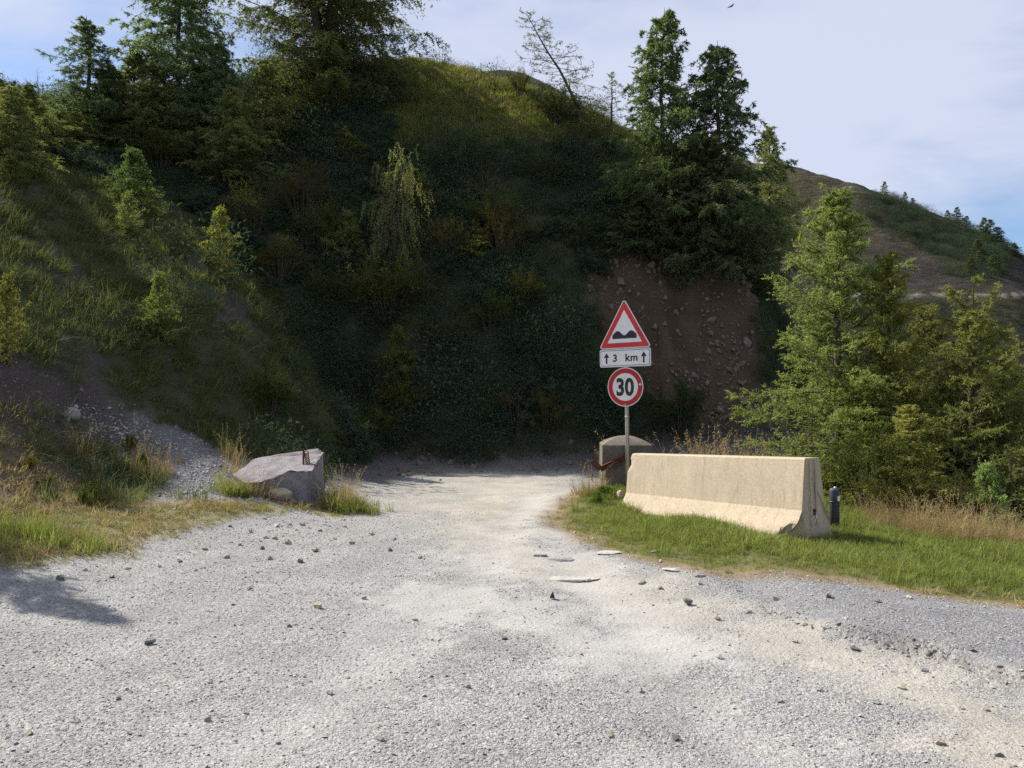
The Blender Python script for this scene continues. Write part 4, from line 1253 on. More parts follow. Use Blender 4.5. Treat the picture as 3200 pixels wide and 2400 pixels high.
proto('r1', 6.0, 1.7, seed=11, cb=.05, n_pri=110, sec=9, ter=5, droop=.28, hang=.25, needle=MID, leader=.03)
proto('r2', 6.0, 1.7, seed=12, cb=.14, n_pri=95, sec=8, ter=4, droop=.30, hang=.35, needle=MID, gap=.2, leader=.04)
proto('r3', 6.0, 2.0, seed=13, cb=.02, n_pri=110, sec=9, ter=4, droop=.2, hang=.3, needle=MID)
proto('dark', 8.0, 2.2, seed=14, cb=.02, n_pri=135, sec=9, ter=4, droop=.34, hang=.45, needle=MIDD, leader=.03, prof=.75)
proto('tall', 8.0, 1.8, seed=15, cb=.22, n_pri=110, sec=9, ter=5, droop=.35, hang=.55, needle=MIDD, gap=.15, prof=.5)
proto('sparse', 5.0, 1.5, seed=16, cb=.12, n_pri=60, sec=6, ter=3, droop=.1, hang=.1, needle=(.06, .018, 2, .08), sparse=1.1, lean=(-.42, 0), el=(-10, 35), bend=.25, prof=.55)
proto('thin', 3.5, 1.0, seed=17, cb=.10, n_pri=44, sec=6, ter=3, droop=.15, hang=.15, needle=(.06, .018, 2, .08), sparse=1.1, el=(5, 50))
proto('sap1', 1.6, .6, seed=18, cb=.03, n_pri=64, sec=10, ter=4, droop=.12, hang=.05, needle=(.045, .014, 3, .03), el=(5, 60), trunk_r=.02)
proto('sap2', 1.6, .7, seed=19, cb=.03, n_pri=52, sec=10, ter=4, droop=.1, hang=.02, needle=(.045, .014, 3, .03), el=(10, 66), trunk_r=.02, gap=.25)
proto('weep', 3.2, 1.7, seed=20, cb=.25, n_pri=42, sec=6, ter=3, droop=.9, hang=1.2, needle=(.06, .018, 2, .045), el=(-25, 25), lean=(.12, -.1), prof=.35)
proto('old', 14.0, 5.0, seed=21, cb=.03, n_pri=230, sec=7, ter=4, droop=.30, hang=1.0, needle=(.13, .05, 2, .11), forks=4, trunk_r=.34, prof=.30, el=(-18, 45), gap=.35)
proto('far', 4.0, 1.1, seed=22, cb=.06, n_pri=46, sec=5, ter=2, droop=.2, hang=.2, needle=FAR_)

def plant_tree(key, base, h, rpx_m, colr, name, label, cat='tree', group=None, rz=0.0, sink=0.0):
    H0, R0, (mw, mc) = LP[key]
    root = link(name, None, loc=(base[0], base[1], base[2] - sink), rot=(0, 0, rz))
    sz_ = h / H0; sx = 1.28 * rpx_m / R0
    root.scale = (sx, sx, sz_)
    tag(root, label, cat, group)
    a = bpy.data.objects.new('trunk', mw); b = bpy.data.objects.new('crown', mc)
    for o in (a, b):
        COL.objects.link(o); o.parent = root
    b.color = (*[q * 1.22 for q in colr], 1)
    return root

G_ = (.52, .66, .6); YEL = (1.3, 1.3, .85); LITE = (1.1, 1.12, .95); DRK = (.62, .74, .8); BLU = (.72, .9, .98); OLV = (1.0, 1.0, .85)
# px, py (base), py top, half width px, proto, colour, name, label
RIDGE = [
    (6, 172, 82, 32, 'r3', OLV, 'larch_tree', 'bushy olive larch at the far end of the left ridge thicket'),
    (-12, 150, 62, 26, 'r1', OLV, 'larch_tree', 'slim larch behind the olive ridge thicket'),
    (42, 148, 96, 30, 'r3', LITE, 'larch_tree', 'low spreading pale larch on the ridge beside bare twigs'),
    (86, 142, 12, 38, 'r2', BLU, 'larch_tree', 'airy bluish larch with sharp top standing alone against blue sky'),
    (72, 150, 108, 26, 'r3', OLV, 'larch_tree', 'small olive larch at the foot of the airy bluish larch'),
    (133, 150, 40, 32, 'r1', OLV, 'larch_tree', 'yellow-green larch in front of the tall bare-trunked larch'),
    (176, 140, -40, 42, 'tall', BLU, 'larch_tree', 'tall dark larch with a long bare trunk on the ridge'),
    (216, 165, 42, 36, 'r3', BLU, 'larch_tree', 'bushy blue-green larch between the bare trunk and the old larch'),
    (262, 160, 60, 32, 'r3', OLV, 'larch_tree', 'olive bushy larch under the hanging limbs of the old larch'),
    (26, 150, 78, 24, 'r1', OLV, 'larch_tree', 'narrow olive larch beside the leafless twiggy bush'),
    (112, 152, 62, 28, 'r3', BLU, 'larch_tree', 'bushy larch between the airy larch and the yellow-green larch'),
    (152, 158, 44, 32, 'r3', OLV, 'larch_tree', 'olive larch hiding the base of the tall bare trunk'),
    (196, 168, 60, 30, 'r3', G_, 'larch_tree', 'low green larch under the tall bare-trunked larch'),
    (238, 185, 84, 34, 'r3', OLV, 'larch_tree', 'spreading olive larch on the slope below the blue-green larch'),
    (612, 146, 68, 17, 'thin', LITE, 'larch_tree', 'thin nearly bare larch between the leaning larch and the dark pair'),
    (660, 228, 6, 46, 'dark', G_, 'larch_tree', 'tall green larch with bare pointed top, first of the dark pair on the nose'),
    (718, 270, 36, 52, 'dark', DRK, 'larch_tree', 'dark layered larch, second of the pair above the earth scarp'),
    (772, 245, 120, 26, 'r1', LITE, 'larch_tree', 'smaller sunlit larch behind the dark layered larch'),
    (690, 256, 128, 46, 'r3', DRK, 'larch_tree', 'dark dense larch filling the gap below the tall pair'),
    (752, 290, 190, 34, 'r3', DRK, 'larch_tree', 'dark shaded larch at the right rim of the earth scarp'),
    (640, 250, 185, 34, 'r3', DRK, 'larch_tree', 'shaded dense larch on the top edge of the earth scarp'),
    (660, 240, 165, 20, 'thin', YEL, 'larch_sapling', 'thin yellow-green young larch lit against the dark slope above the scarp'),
]
zr = 0.0
for i, (px, pb, pt, hw, key, c, nm, lb) in enumerate(RIDGE):
    b = cast(px, pb)
    if b is None: b = cast(px, pb + 12)
    if b is None:
        q = at(px, pb, 27); b = (q[0], q[1], q[2])
    m = b[1] / FPX
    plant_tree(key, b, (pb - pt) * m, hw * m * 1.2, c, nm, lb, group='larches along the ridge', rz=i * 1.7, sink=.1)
b = cast(336, 92); m = b[1] / FPX
plant_tree('old', b, 205 * m, 98 * m, (.72, .76, .62), 'old_larch', 'huge old many-stemmed larch with drooping branches on the ridge', rz=.6, sink=.2)
b = cast(586, 128); m = b[1] / FPX
plant_tree('sparse', b, 118 * m, 34 * m, (.85, .88, .75), 'leaning_larch', 'sparse leaning larch with a bare crooked top on the skyline', sink=.1)
b = cast(392, 268); m = b[1] / FPX
plant_tree('weep', b, 118 * m, 36 * m, (1.7, 1.7, 1.35), 'weeping_larch', 'pale weeping larch hanging out over the dark slope', rz=.4, sink=.1)
SLOPE = [
    (132, 214, 150, 25, 'sap1', (.85, 1.15, .85), 'green rounded young larch on the shaded slope below the ridge'),
    (128, 238, 192, 17, 'sap2', (1.25, 1.35, 1.0), 'pale feathery sapling just below the green rounded young larch'),
    (220, 272, 208, 18, 'sap1', (1.5, 1.45, .75), 'bright yellow young larch on the dark slope'),
    (158, 343, 276, 18, 'sap1', (1.25, 1.5, .9), 'lone bright green sapling on the grassy left slope'),
    (6, 358, 276, 22, 'sap2', (1.5, 1.45, .75), 'yellow-green sapling above the brown earth bank'),
    (348, 268, 212, 22, 'sap2', (1.15, 1.2, .75), 'yellow-green upright young larch below the weeping larch'),
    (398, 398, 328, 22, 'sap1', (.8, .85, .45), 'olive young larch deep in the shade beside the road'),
    (524, 320, 288, 13, 'sap2', (.6, .8, .5), 'small dark green sapling left of the earth scarp'),
    (60, 150, 112, 20, 'sap2', (1.0, 1.05, .75), 'small bushy larch on the ridge under the airy larch'),
    (345, 165, 130, 22, 'sap2', (1.35, 1.25, .8), 'golden young larch below the trunk of the old larch'),
    (10, 190, 155, 22, 'sap2', (1.0, 1.0, .7), 'olive sapling on the steep bank under the left ridge thicket'),
    (478, 262, 236, 20, 'sap2', (1.1, 1.15, .8), 'small larch twig cluster catching light right of the weeping larch'),
]
for i, (px, pb, pt, hw, key, c, lb) in enumerate(SLOPE):
    b = cast(px, pb); m = b[1] / FPX
    plant_tree(key, b, (pb - pt) * m, hw * m, tuple(.78 * v_ for v_ in c), 'larch_sapling', lb, group='young larches on the slope', rz=i * 2.1, sink=.04)
# the group on the right, beyond the barrier
NEAR = [
    (838, 12.6, 500, 180, 76, 'n1', (.92, 1.08, .8), 'larch_tree', 'dense green larch with bare leader shoots rising behind the barrier'),
    (886, 12.0, 500, 246, 52, 'n2', (1.3, 1.28, .7), 'larch_tree', 'yellow-green larch with golden tips beside the dense green larch'),
    (975, 11.2, 515, 272, 72, 'n3', (1.15, 1.18, .8), 'larch_tree', 'loose olive larch with upswept shoots beside the dry grass'),
    (930, 13.2, 500, 300, 50, 'n2', (1.2, 1.15, .85), 'larch_tree', 'loose larch half hidden between the two olive larches'),
    (1040, 12.2, 520, 325, 60, 'n3', (1.0, 1.0, .9), 'larch_tree', 'dark larch at the outer edge of the roadside clump'),
    (905, 10.6, 520, 400, 44, 'n2', (1.25, 1.2, .85), 'larch_tree', 'low bushy larch at the front of the roadside clump'),
    (1000, 11.8, 515, 340, 60, 'n2', (1.1, 1.15, .8), 'larch_tree', 'bushy yellow-green larch filling the gap beside the loose olive larch'),
    (945, 11.4, 515, 380, 52, 'n3', (1.0, 1.08, .78), 'larch_tree', 'dense low larch under the loose olive larch'),
    (868, 11.6, 510, 370, 48, 'n1', (1.05, 1.15, .8), 'larch_tree', 'short bushy larch in front of the dense green larch trunk'),
    (985, 9.6, 548, 462, 24, 'sap1', (.9, 1.2, .9), 'larch_sapling', 'small green sapling growing out of the dry grass'),
    (1010, 10.2, 535, 440, 40, 'n3', (1.0, 1.05, .9), 'larch_tree', 'low dark larch behind the small green sapling'),
]
for i, (px, Y, pb, pt, hw, key, c, nm, lb) in enumerate(NEAR):
    q = at(px, pb, Y); z = hz(q[0], q[1]); m = Y / FPX
    top = EYE - (pt - HY) * m
    plant_tree(key, (q[0], q[1], z), top - z, hw * m * 1.1, tuple(v_ * k_ for v_, k_ in zip(c, (1.2, 1.14, 1.1))), nm, lb, group='roadside larches behind the barrier', rz=i * 1.3, sink=.05)
# stands off to the side of the road; its shadow falls across the gravel
z = hz(-7.62, 8.6)
plant_tree('n1', (-7.62, 8.6, z), 5.5 - z, .55, G_, 'larch_tree', 'young larch up on the bank whose shadow crosses the gravel', rz=2.0)

# far hill conifers
FARL = [(771, 163, 12, 9), (884, 194, 17, 6), (905, 201, 15, 5), (913, 203, 12, 5), (948, 217, 12, 6), (957, 220, 20, 8), (966, 224, 14, 7), (983, 240, 28, 10), (990, 240, 26, 11), (999, 246, 24, 10), (1015, 256, 17, 10), (978, 262, 28, 12), (993, 274, 24, 12), (970, 275, 22, 10)]
for i, (px, py, h, hw) in enumerate(FARL):
    Y = np.arange(62, 130, .2); X = (px - CX) / FPX * Y; Z = EYE - (py - HY) / FPX * Y
    hit = np.nonzero(FH(X, Y) >= Z)[0]
    k = hit[0] if len(hit) else int(np.argmax(FH(X, Y) - Z))
    m = Y[k] / FPX
    plant_tree('far', (X[k], Y[k], float(FH(X[k:k + 1], Y[k:k + 1])[0])), h * m * .85, hw * m * .8, (.42, .5, .45), 'distant_conifer', 'small conifer on the bare hillside in the distance', 'tree', 'conifers on the distant hill', rz=i, sink=.2)

# ------------------------------------------------------------------ shrubs
BP = {}
def bproto(key, H0, R0, **kw):
    BP[key] = (H0, R0, bush_meshes(kw.pop('seed'), H0, R0, **kw))
bproto('leafy', 1.6, 1.3, seed=31, stems=22, sub=14, leaf=(.06, .036), per=20)
bproto('brown', 1.8, 1.5, seed=32, stems=24, sub=13, leaf=(.055, .034), per=16)
bproto('droop', 2.6, 2.0, seed=33, stems=26, sub=14, leaf=(.07, .022), per=22, hang=.8)
bproto('bare', 1.4, .9, seed=34, stems=10, sub=9, leaf=(.03, .014), per=2)
bproto('low', .55, .6, seed=35, stems=16, sub=8, leaf=(.055, .035), per=14)
def plant_bush(key, base, h, r_m, colr, name, label, group=None, rz=0.0):
    H0, R0, (mw, mc) = BP[key]
    root = link(name, None, loc=base, rot=(0, 0, rz)); root.scale = (r_m / R0, r_m / R0, h / H0)
    tag(root, label, 'shrub', group)
    a = bpy.data.objects.new('stems', mw); b = bpy.data.objects.new('foliage', mc)
    for o in (a, b): COL.objects.link(o); o.parent = root
    b.color = (*colr, 1)
    return root
SHR = [
    (302, 225, 165, 34, 'brown', (1.5, .95, .8), 'rust-brown shrub on the shaded slope left of the weeping larch'),
    (252, 245, 182, 36, 'brown', (1.1, 1.0, .7), 'dull olive-brown shrub in the gully'),
    (502, 262, 205, 34, 'brown', (1.45, 1.0, .75), 'round brownish shrub in the middle of the dark slope'),
    (388, 325, 262, 46, 'leafy', (1.6, 1.45, .9), 'broadleaf shrub with light-catching leaves below the weeping larch'),
    (325, 120, 85, 40, 'leafy', (1.7, 1.6, .9), 'glossy leafy shrub under the old larch'),
    (300, 130, 100, 36, 'leafy', (1.3, 1.3, .9), 'leafy shrub with pale seed tufts on the ridge slope'),
    (455, 175, 92, 40, 'droop', (.7, 1.0, .85), 'dark drooping shrub at the edge of the old larch'),
    (412, 300, 235, 40, 'droop', (.75, 1.0, .8), 'dark hanging shrub behind the weeping larch'),
    (545, 180, 138, 34, 'droop', (.7, 1.0, .85), 'dark shrub on the slope below the leaning larch'),
    (440, 345, 280, 42, 'droop', (.7, .95, .8), 'dark green shrub left of the round brownish shrub'),
    (225, 195, 150, 34, 'leafy', (1.0, 1.1, .8), 'green shrub under the bushy blue-green larch'),
    (160, 175, 135, 34, 'leafy', (1.2, 1.1, .7), 'olive shrub under the yellow-green larch'),
    (440, 72, 42, 13, 'bare', (.8, .7, .5), 'bare twiggy bush on the grassy crest'),
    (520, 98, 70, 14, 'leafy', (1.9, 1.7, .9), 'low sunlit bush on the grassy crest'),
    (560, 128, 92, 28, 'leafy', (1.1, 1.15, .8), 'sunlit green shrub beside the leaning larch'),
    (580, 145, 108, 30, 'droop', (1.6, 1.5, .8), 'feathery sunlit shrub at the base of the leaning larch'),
    (42, 110, 72, 20, 'bare', (.8, .8, .6), 'leafless twiggy bush against the blue sky'),
    (615, 420, 372, 22, 'leafy', (.6, .9, .7), 'dark green shrub at the lower left of the earth scarp'),
    (680, 440, 385, 34, 'leafy', (.5, .75, .6), 'dark shrub at the foot of the earth scarp'),
    (590, 240, 195, 34, 'droop', (.55, .8, .75), 'dark shrub above the left rim of the scarp'),
]
rs_ = np.random.default_rng(91)
for i in range(22):
    px_, py_ = rs_.uniform(150, 575), rs_.uniform(190, 445)
    hgt_ = rs_.uniform(24, 52)
    kk = ['leafy', 'brown', 'droop', 'leafy', 'bare'][i % 5]
    cc = [(.8, 1.0, .7), (1.3, .95, .65), (.7, .95, .8), (1.4, 1.3, .8), (1, 1, .8)][i % 5]
    ll = ['green leafy bush merging into the dark scrub of the slope', 'brown bush merging into the dark scrub of the slope', 'drooping dark bush merging into the scrub of the slope',
          'pale olive bush merging into the dark scrub of the slope', 'bare twiggy bush standing in the dark scrub of the slope'][i % 5]
    b = cast(px_, py_)
    if pick(SC, np.array([b[0]]), np.array([b[1]]))[0] > .1: continue
    m = b[1] / FPX
    plant_bush(kk, b, hgt_ * m, hgt_ * rs_.uniform(.5, .8) * m, cc, 'shrub', ll, ll, rz=i)
for i, (px, pb, pt, hw, key, c, lb) in enumerate(SHR):
    b = cast(px, pb) or cast(px, pb + 15); m = b[1] / FPX
    plant_bush(key, b, (pb - pt) * m, hw * m, c, 'shrub', lb, 'shrubs on the slope', rz=i * 1.1)
SHR2 = [
    (868, 10.6, 530, 432, 44, 'leafy', (1.0, 1.15, .75), 'leafy green shrub behind the short grey post'),
    (905, 10.0, 535, 470, 40, 'leafy', (1.35, 1.15, .7), 'olive bramble shrub rising out of the dry grass'),
    (960, 9.7, 540, 478, 36, 'brown', (1.2, 1.05, .7), 'brownish shrub at the back of the dry grass'),
    (606, 11.8, 505, 486, 11, 'low', (1.3, 1.7, 1.0), 'small leafy weed at the foot of the concrete block'),
    (597, 11.4, 512, 492, 12, 'low', (1.2, 1.6, .8), 'low green weed on the tip of the grass verge'),
    (128, 10.7, 455, 418, 20, 'low', (1.9, 1.8, .9), 'yellow-green weed on the crest of the earth bank'),
    (140, 10.9, 470, 438, 18, 'low', (1.0, 1.4, .8), 'dark green weed beside the gravel fan'),
    (147, 11.0, 462, 445, 10, 'low', (1.8, 2.0, .9), 'bright green weed on the gravel fan'),
    (88, 9.7, 505, 470, 24, 'low', (1.2, 1.5, .8), 'bushy green weed below the round grey stone'),
    (30, 9.2, 470, 445, 22, 'low', (1.8, 1.6, .8), 'sunlit straggly weed on the brown bank'),
    (45, 9.0, 490, 465, 22, 'low', (1.4, 1.4, .8), 'straggly green weed on the lower bank'),
]
for i, (px, Y, pb, pt, hw, key, c, lb) in enumerate(SHR2):
    q = at(px, pb, Y); m = Y / FPX; z = hz(q[0], q[1])
    hgt = max(.12, EYE - (pt - HY) * m - z)
    if px < 200:
        q = cast(px, pb); z = q[2]; m = q[1] / FPX; hgt = (pb - pt) * m * .5; hw *= .5
    plant_bush(key, (q[0], q[1], z), hgt, hw * m, c, 'shrub' if hw > 25 else 'weed', lb, 'plants beside the road', rz=i * 1.3)

# ------------------------------------------------------------------ uncountable stuff
R = np.random.default_rng(2024)
def tuft_meshes(name, n, cnt, h, rd, w, **kw):
    out = []
    for i in range(cnt):
        r = np.random.default_rng(hash((n, i, int(h * 1000))) % 99991)
        V, Q, t = blades(r, n, h, rd, w, **kw)
        me = make_mesh(name, V, [Q], True); fattr(me, 'tint', t); out.append(me)
    return out
proto_coll('lawn', [(m, M_GRASS) for m in tuft_meshes('lawn', 26, 4, .10, .07, .006, lean=.7)])
proto_coll('tallgrass', [(m, M_GRASS) for m in tuft_meshes('tallgrass', 46, 3, .26, .09, .006, lean=.45)])
proto_coll('slopegrass', [(m, M_HILLGRASS) for m in tuft_meshes('slopegrass', 40, 4, .30, .16, .011, lean=.7)])
proto_coll('crestgrass', [(m, M_HAY) for m in tuft_meshes('crestgrass', 30, 2, .28, .2, .014, lean=.7)] + [(m, M_GRASS) for m in tuft_meshes('crestgreen', 40, 2, .3, .22, .016, lean=.6)])
hay = []
for i in range(3):
    r = np.random.default_rng(500 + i)
    V1, Q1, t1 = blades(r, 46, .36, .13, .006, .55, .7)
    V2, Q2, t2, nv, nf = seed_heads(r, 9, .62, .10, .005)
    V = np.concatenate([V1, V2, nv])
    me = make_mesh('hay', V, [np.concatenate([Q1, Q2 + len(V1)]), nf + len(V1) + len(V2)])
    fattr(me, 'tint', np.concatenate([t1, t2, np.full(len(nv), .6)])); hay.append((me, M_HAY))
proto_coll('hay', hay)
drylow = tuft_meshes('drylow', 20, 3, .10, .09, .006, lean=1.0)
proto_coll('drylow', [(m, M_HAY) for m in drylow])
clumps = []
for i in range(5):
    r = np.random.default_rng(600 + i)
    n = 430
    p = nrm(r.normal(size=(n, 3))) * r.uniform(.35, 1, (n, 1)) ** .5 * np.array([.45, .45, .30]) + np.array([0, 0, .15])
    p += r.normal(0, .04, p.shape)
    V, F = leaf_quads(r, p, nrm(p), [.036, .028, .05, .032, .06][i], [.018, .015, .022, .017, .02][i])
    a = r.uniform(0, 6.28, 14)
    tip = np.stack([np.cos(a) * .35, np.sin(a) * .35, r.uniform(.2, .5, 14)], -1)
    s = np.linspace(0, 1, 4)[None, :, None]
    tv, tq = tubes(tip[:, None] * s, np.full((14, 4), .0016), 3)
    me = make_mesh('clump', np.concatenate([V, tv]), [F, tq + len(V)])
    fattr(me, 'tint', np.concatenate([np.repeat(np.clip(r.normal(.4, .25, n), 0, 1), 4), np.full(len(tv), .1)])); clumps.append((me, M_SCRUB))
proto_coll('scrub', clumps)
proto_coll('weed', [(c_[0].copy(), M_GRASS) for c_ in clumps[:3]])
for o_ in PROTO['weed'][0].objects:
    o_.data.materials.clear(); o_.data.materials.append(M_GRASS)
feath = []
for i in range(3):
    r = np.random.default_rng(640 + i)
    n = 40
    a = r.uniform(0, 6.28, n); e = r.uniform(.3, 1.4, n); L = r.uniform(.25, .55, n)
    d = np.stack([np.cos(a) * np.cos(e), np.sin(a) * np.cos(e), np.sin(e)], -1)
    s = np.linspace(0, 1, 5)[None, :, None]
    P = d[:, None] * s * L[:, None, None]; P[..., 2] -= .35 * L[:, None] * s[..., 0] ** 2
    C, T = along(P, r.random((n, 26)))
    nv, nf = needles(r, C.reshape(-1, 3), T.reshape(-1, 3), 2, .07, .018)
    tv, tq = tubes(P, np.full((n, 5), .004), 3)
    me = make_mesh('feather', np.concatenate([nv, tv]), [nf, tq + len(nv)])
    fattr(me, 'tint', np.concatenate([r.random(len(nv)) * .8, np.full(len(tv), .1)])); feath.append((me, M_SCRUB))
proto_coll('feather', feath)

def mat_pebble():
    t = NT('pebble'); oi = t.node('ShaderNodeObjectInfo')
    ramp = t.node('ShaderNodeValToRGB', {0: oi.outputs['Random']})
    cr_ = ramp.color_ramp; cr_.interpolation = 'CONSTANT'
    cols = [(0, (.33, .322, .315)), (.2, (.295, .29, .288)), (.4, (.36, .35, .34)), (.58, (.315, .305, .298)), (.74, (.345, .318, .28)), (.83, (.25, .248, .25)), (.91, (.395, .382, .365)), (.965, (.2, .196, .198)), (.985, (.30, .24, .20))]
    for i, (p, c) in enumerate(cols):
        e_ = cr_.elements[i] if i < 2 else cr_.elements.new(p)
        e_.position = p; e_.color = (*c, 1)
    t.bsdf(ramp.outputs[0], .9, 0, .2)
    return t.m
M_PEB = mat_pebble()
pebs = []
for i in range(8):
    r = np.random.default_rng(700 + i)
    bm = stone_mesh(700 + i, 1, r.uniform(.65, .95), r.uniform(.45, .75), n=11)
    pebs.append((from_bm('pebble', bm), M_PEB))
proto_coll('pebble', pebs)
scst = []
M_SCST = mat_rock('scarp_stone', (0.13, 0.10, 0.075), (0.23, 0.19, 0.15), 3)
for i in range(6):
    scst.append((from_bm('scarp_stone', stone_mesh(800 + i, 1, .8, .7, n=14)), M_SCST))
proto_coll('scarpstone', scst)
proto_coll('darkstone', [(from_bm('dark_piece', stone_mesh(850 + i, 1, .8, .6, n=12)), M_GREYROCK) for i in range(4)])

def on_ground(x, y, dz=0.0):
    return np.stack([x, y, H(x, y) + dz], -1)
def px_of(P):
    return P[:, 0] / P[:, 1] * FPX + CX, HY - (P[:, 2] - EYE) / P[:, 1] * FPX

# pebbles on the road and the gravel fan -----------------------------
n = 250000
y = 2.0 * (11.0 / 2.0) ** R.random(n); x = R.uniform(-.85, .85, n) * y
keep = (sdist(x, y, VERGE) < .05 + .2 * (R.random(n) - .7)) & ((sdist(x, y, LGRASS) < R.uniform(-.3, .4, n)))
sand = np.maximum(pick(sandA, x, y), pick(sandB, x, y))
keep &= R.random(n) > np.clip(.80 * sand + .55 * pick(track, x, y), 0, .9)
keep &= R.random(n) < (.35 + .9 * N1(x, y, .8, 3))
keep &= (H(x, y) < .25)
x, y = x[keep], y[keep]
size = np.exp(R.normal(math.log(.0029), .5, len(x))) * (1 + .09 * y)
size = np.clip(size, .0015, .020)
rot = R.uniform(-.5, .5, (len(x), 3)); rot[:, 2] = R.uniform(0, 6.28, len(x))
scatter('loose_gravel', on_ground(x, y) + np.stack([0 * x, 0 * x, size * .25], -1), rot, np.stack([size, size, size * .62], -1), 'pebble', 'grey loose gravel and chippings spread over the road', 'gravel')
# fan of gravel left of the boulder, and scree on the bank
n = 26000
x = R.uniform(-8, -2.2, n); y = R.uniform(8.5, 13.5, n)
k = R.random(n) < pick(fan, x, y) * .9 + .06 * (H(x, y) < 1.2)
x, y = x[k], y[k]
size = np.clip(np.exp(R.normal(math.log(.015), .5, len(x))), .006, .055)
rot = R.uniform(-.8, .8, (len(x), 3)); rot[:, 2] = R.uniform(0, 6.28, len(x))
scatter('gravel_fan', on_ground(x, y), rot, size, 'pebble', 'coarse grey gravel washed down the bank beside the boulder', 'gravel')
n = 9000
x = R.uniform(-9, -4, n); y = R.uniform(8.5, 13, n)
k = R.random(n) < np.maximum(pick(scree, x, y), pick(earth, x, y) * .35) * pick(hillm, x, y)
x, y = x[k], y[k]
size = np.clip(np.exp(R.normal(math.log(.014), .6, len(x))), .005, .07); rot = R.uniform(-3, 3, (len(x), 3))
scatter('bank_stones', on_ground(x, y), rot, size, 'scarpstone', 'brown stones in the bare earth of the near bank', 'stones')
# crumbled edge of the raised strip of chippings
t_ = R.random(300); seg = np.array(LEDGE); ii = np.minimum((t_ * (len(seg) - 1)).astype(int), len(seg) - 2); ff = (t_ * (len(seg) - 1) - ii)[:, None]
q = seg[ii] * (1 - ff) + seg[ii + 1] * ff + R.normal(0, .035, (300, 2))
size = np.clip(np.exp(R.normal(math.log(.0105), .5, 300)), .005, .03); rot = R.uniform(-1, 1, (300, 3)); rot[:, 2] *= 3
scatter('crumbled_edge', on_ground(q[:, 0], q[:, 1]), rot, size, 'darkstone', 'crumbled dark edge of the raised strip of chippings', 'stones')
# stones standing out of the earth scarp
n = 26000
x = R.uniform(1.2, 8.2, n); y = R.uniform(17.5, 23, n)
k = R.random(n) < pick(SC, x, y) ** 2 * (.35 + .65 * sstep(.35, .65, N2(x, H(x, y), 1.4, 2)))
x, y = x[k], y[k]
size = np.clip(np.exp(R.normal(math.log(.02), .8, len(x))), .008, .19)
rot = R.uniform(-3, 3, (len(x), 3))
scatter('scarp_stones', on_ground(x, y) + Hn(x, y) * (size * .2)[:, None], rot, size, 'scarpstone', 'stones and cobbles sticking out of the brown earth scarp', 'stones')
# rubble along the foot of the slope
n = 9000
x = R.uniform(-3.5, 8, n); y = R.uniform(15, 21.5, n)
k = R.random(n) < pick(foot, x, y) * .5
x, y = x[k], y[k]
size = np.clip(np.exp(R.normal(math.log(.03), .6, len(x))), .012, .14)
rot = R.uniform(-3, 3, (len(x), 3))
scatter('rubble', on_ground(x, y), rot, size, 'scarpstone', 'fallen stones along the foot of the dark slope', 'stones')

# green verge -------------------------------------------------------
n = 30000
x = R.uniform(.3, 9, n); y = R.uniform(3.5, 15, n)
sdv = sdist(x, y, VERGE) + .35 * (N1(x, y, .5, 4, .6) - .5)
inb = (np.abs((x - ctr[0]) * -ax[1] + (y - ctr[1]) * ax[0]) < .27) & (np.abs((x - ctr[0]) * ax[0] + (y - ctr[1]) * ax[1]) < 1.5)
k = (sdv > R.uniform(-.06, .12, n)) & ~inb & (x / y < .95) & (R.random(n) < .95 * sstep(-.05, .5, sdv) + .2)
hayzone = sstep(0, .5, sdist(x, y, [(4.2, 9.5), (4.4, 8.6), (5.2, 8.0), (6.4, 7.4), (12, 5.4), (12, 12), (5, 12)]) + .5 * (N2(x, y, .8, 3) - .5))
k &= R.random(n) > hayzone * .85
x, y, sdv = x[k], y[k], sdv[k]
sc = (.35 + .5 * sstep(.1, .9, sdv)) * R.uniform(.6, 1.4, len(x)) * (.7 + .8 * N3(x, y, .6, 2))
scatter('verge_grass', on_ground(x, y), tilt(R, Hn(x, y), len(x), .2, .15), sc, 'lawn', 'short green grass covering the verge round the barrier', 'grass')
n = 3600
x = R.uniform(.6, 8, n); y = R.uniform(4, 14.5, n)
sdv = sdist(x, y, VERGE)
u = (x - ctr[0]) * ax[0] + (y - ctr[1]) * ax[1]; v = (x - ctr[0]) * -ax[1] + (y - ctr[1]) * ax[0]
nearb = np.exp(-((np.abs(v) - .42) / .16) ** 2) * (np.abs(u) < 1.7)
k = (sdv > .25) & (R.random(n) < (.10 + .9 * sstep(.52, .66, N4(x, y, .55, 2)) * .5 + .35 * nearb)) & ~((np.abs(v) < .30) & (np.abs(u) < 1.52)) & (x / y < .9)
x, y = x[k], y[k]
scatter('verge_tufts', on_ground(x, y), tilt(R, Hn(x, y), len(x), .2, .12), R.uniform(.35, .85, len(x)), 'tallgrass', 'taller green grass tufts along the barrier and verge', 'grass')
n = 2600
x = R.uniform(.4, 8, n); y = R.uniform(4, 14.5, n)
sdv = sdist(x, y, VERGE) + .35 * (N1(x, y, .5, 4, .6) - .5)
k = (sdv > -.12) & (R.random(n) < np.where(sdv < .3, .8, .25)) & (x / y < .9) & ~((np.abs((x - ctr[0]) * -ax[1] + (y - ctr[1]) * ax[0]) < .36) & (np.abs((x - ctr[0]) * ax[0] + (y - ctr[1]) * ax[1]) < 1.7))
x, y = x[k], y[k]
scatter('verge_straw', on_ground(x, y), tilt(R, Hn(x, y), len(x), .2, .2), R.uniform(.4, 1.2, len(x)), 'drylow', 'dead straw blades mixed into the green verge', 'grass')
n = 700
x = R.uniform(.7, 7, n); y = R.uniform(4.5, 13, n)
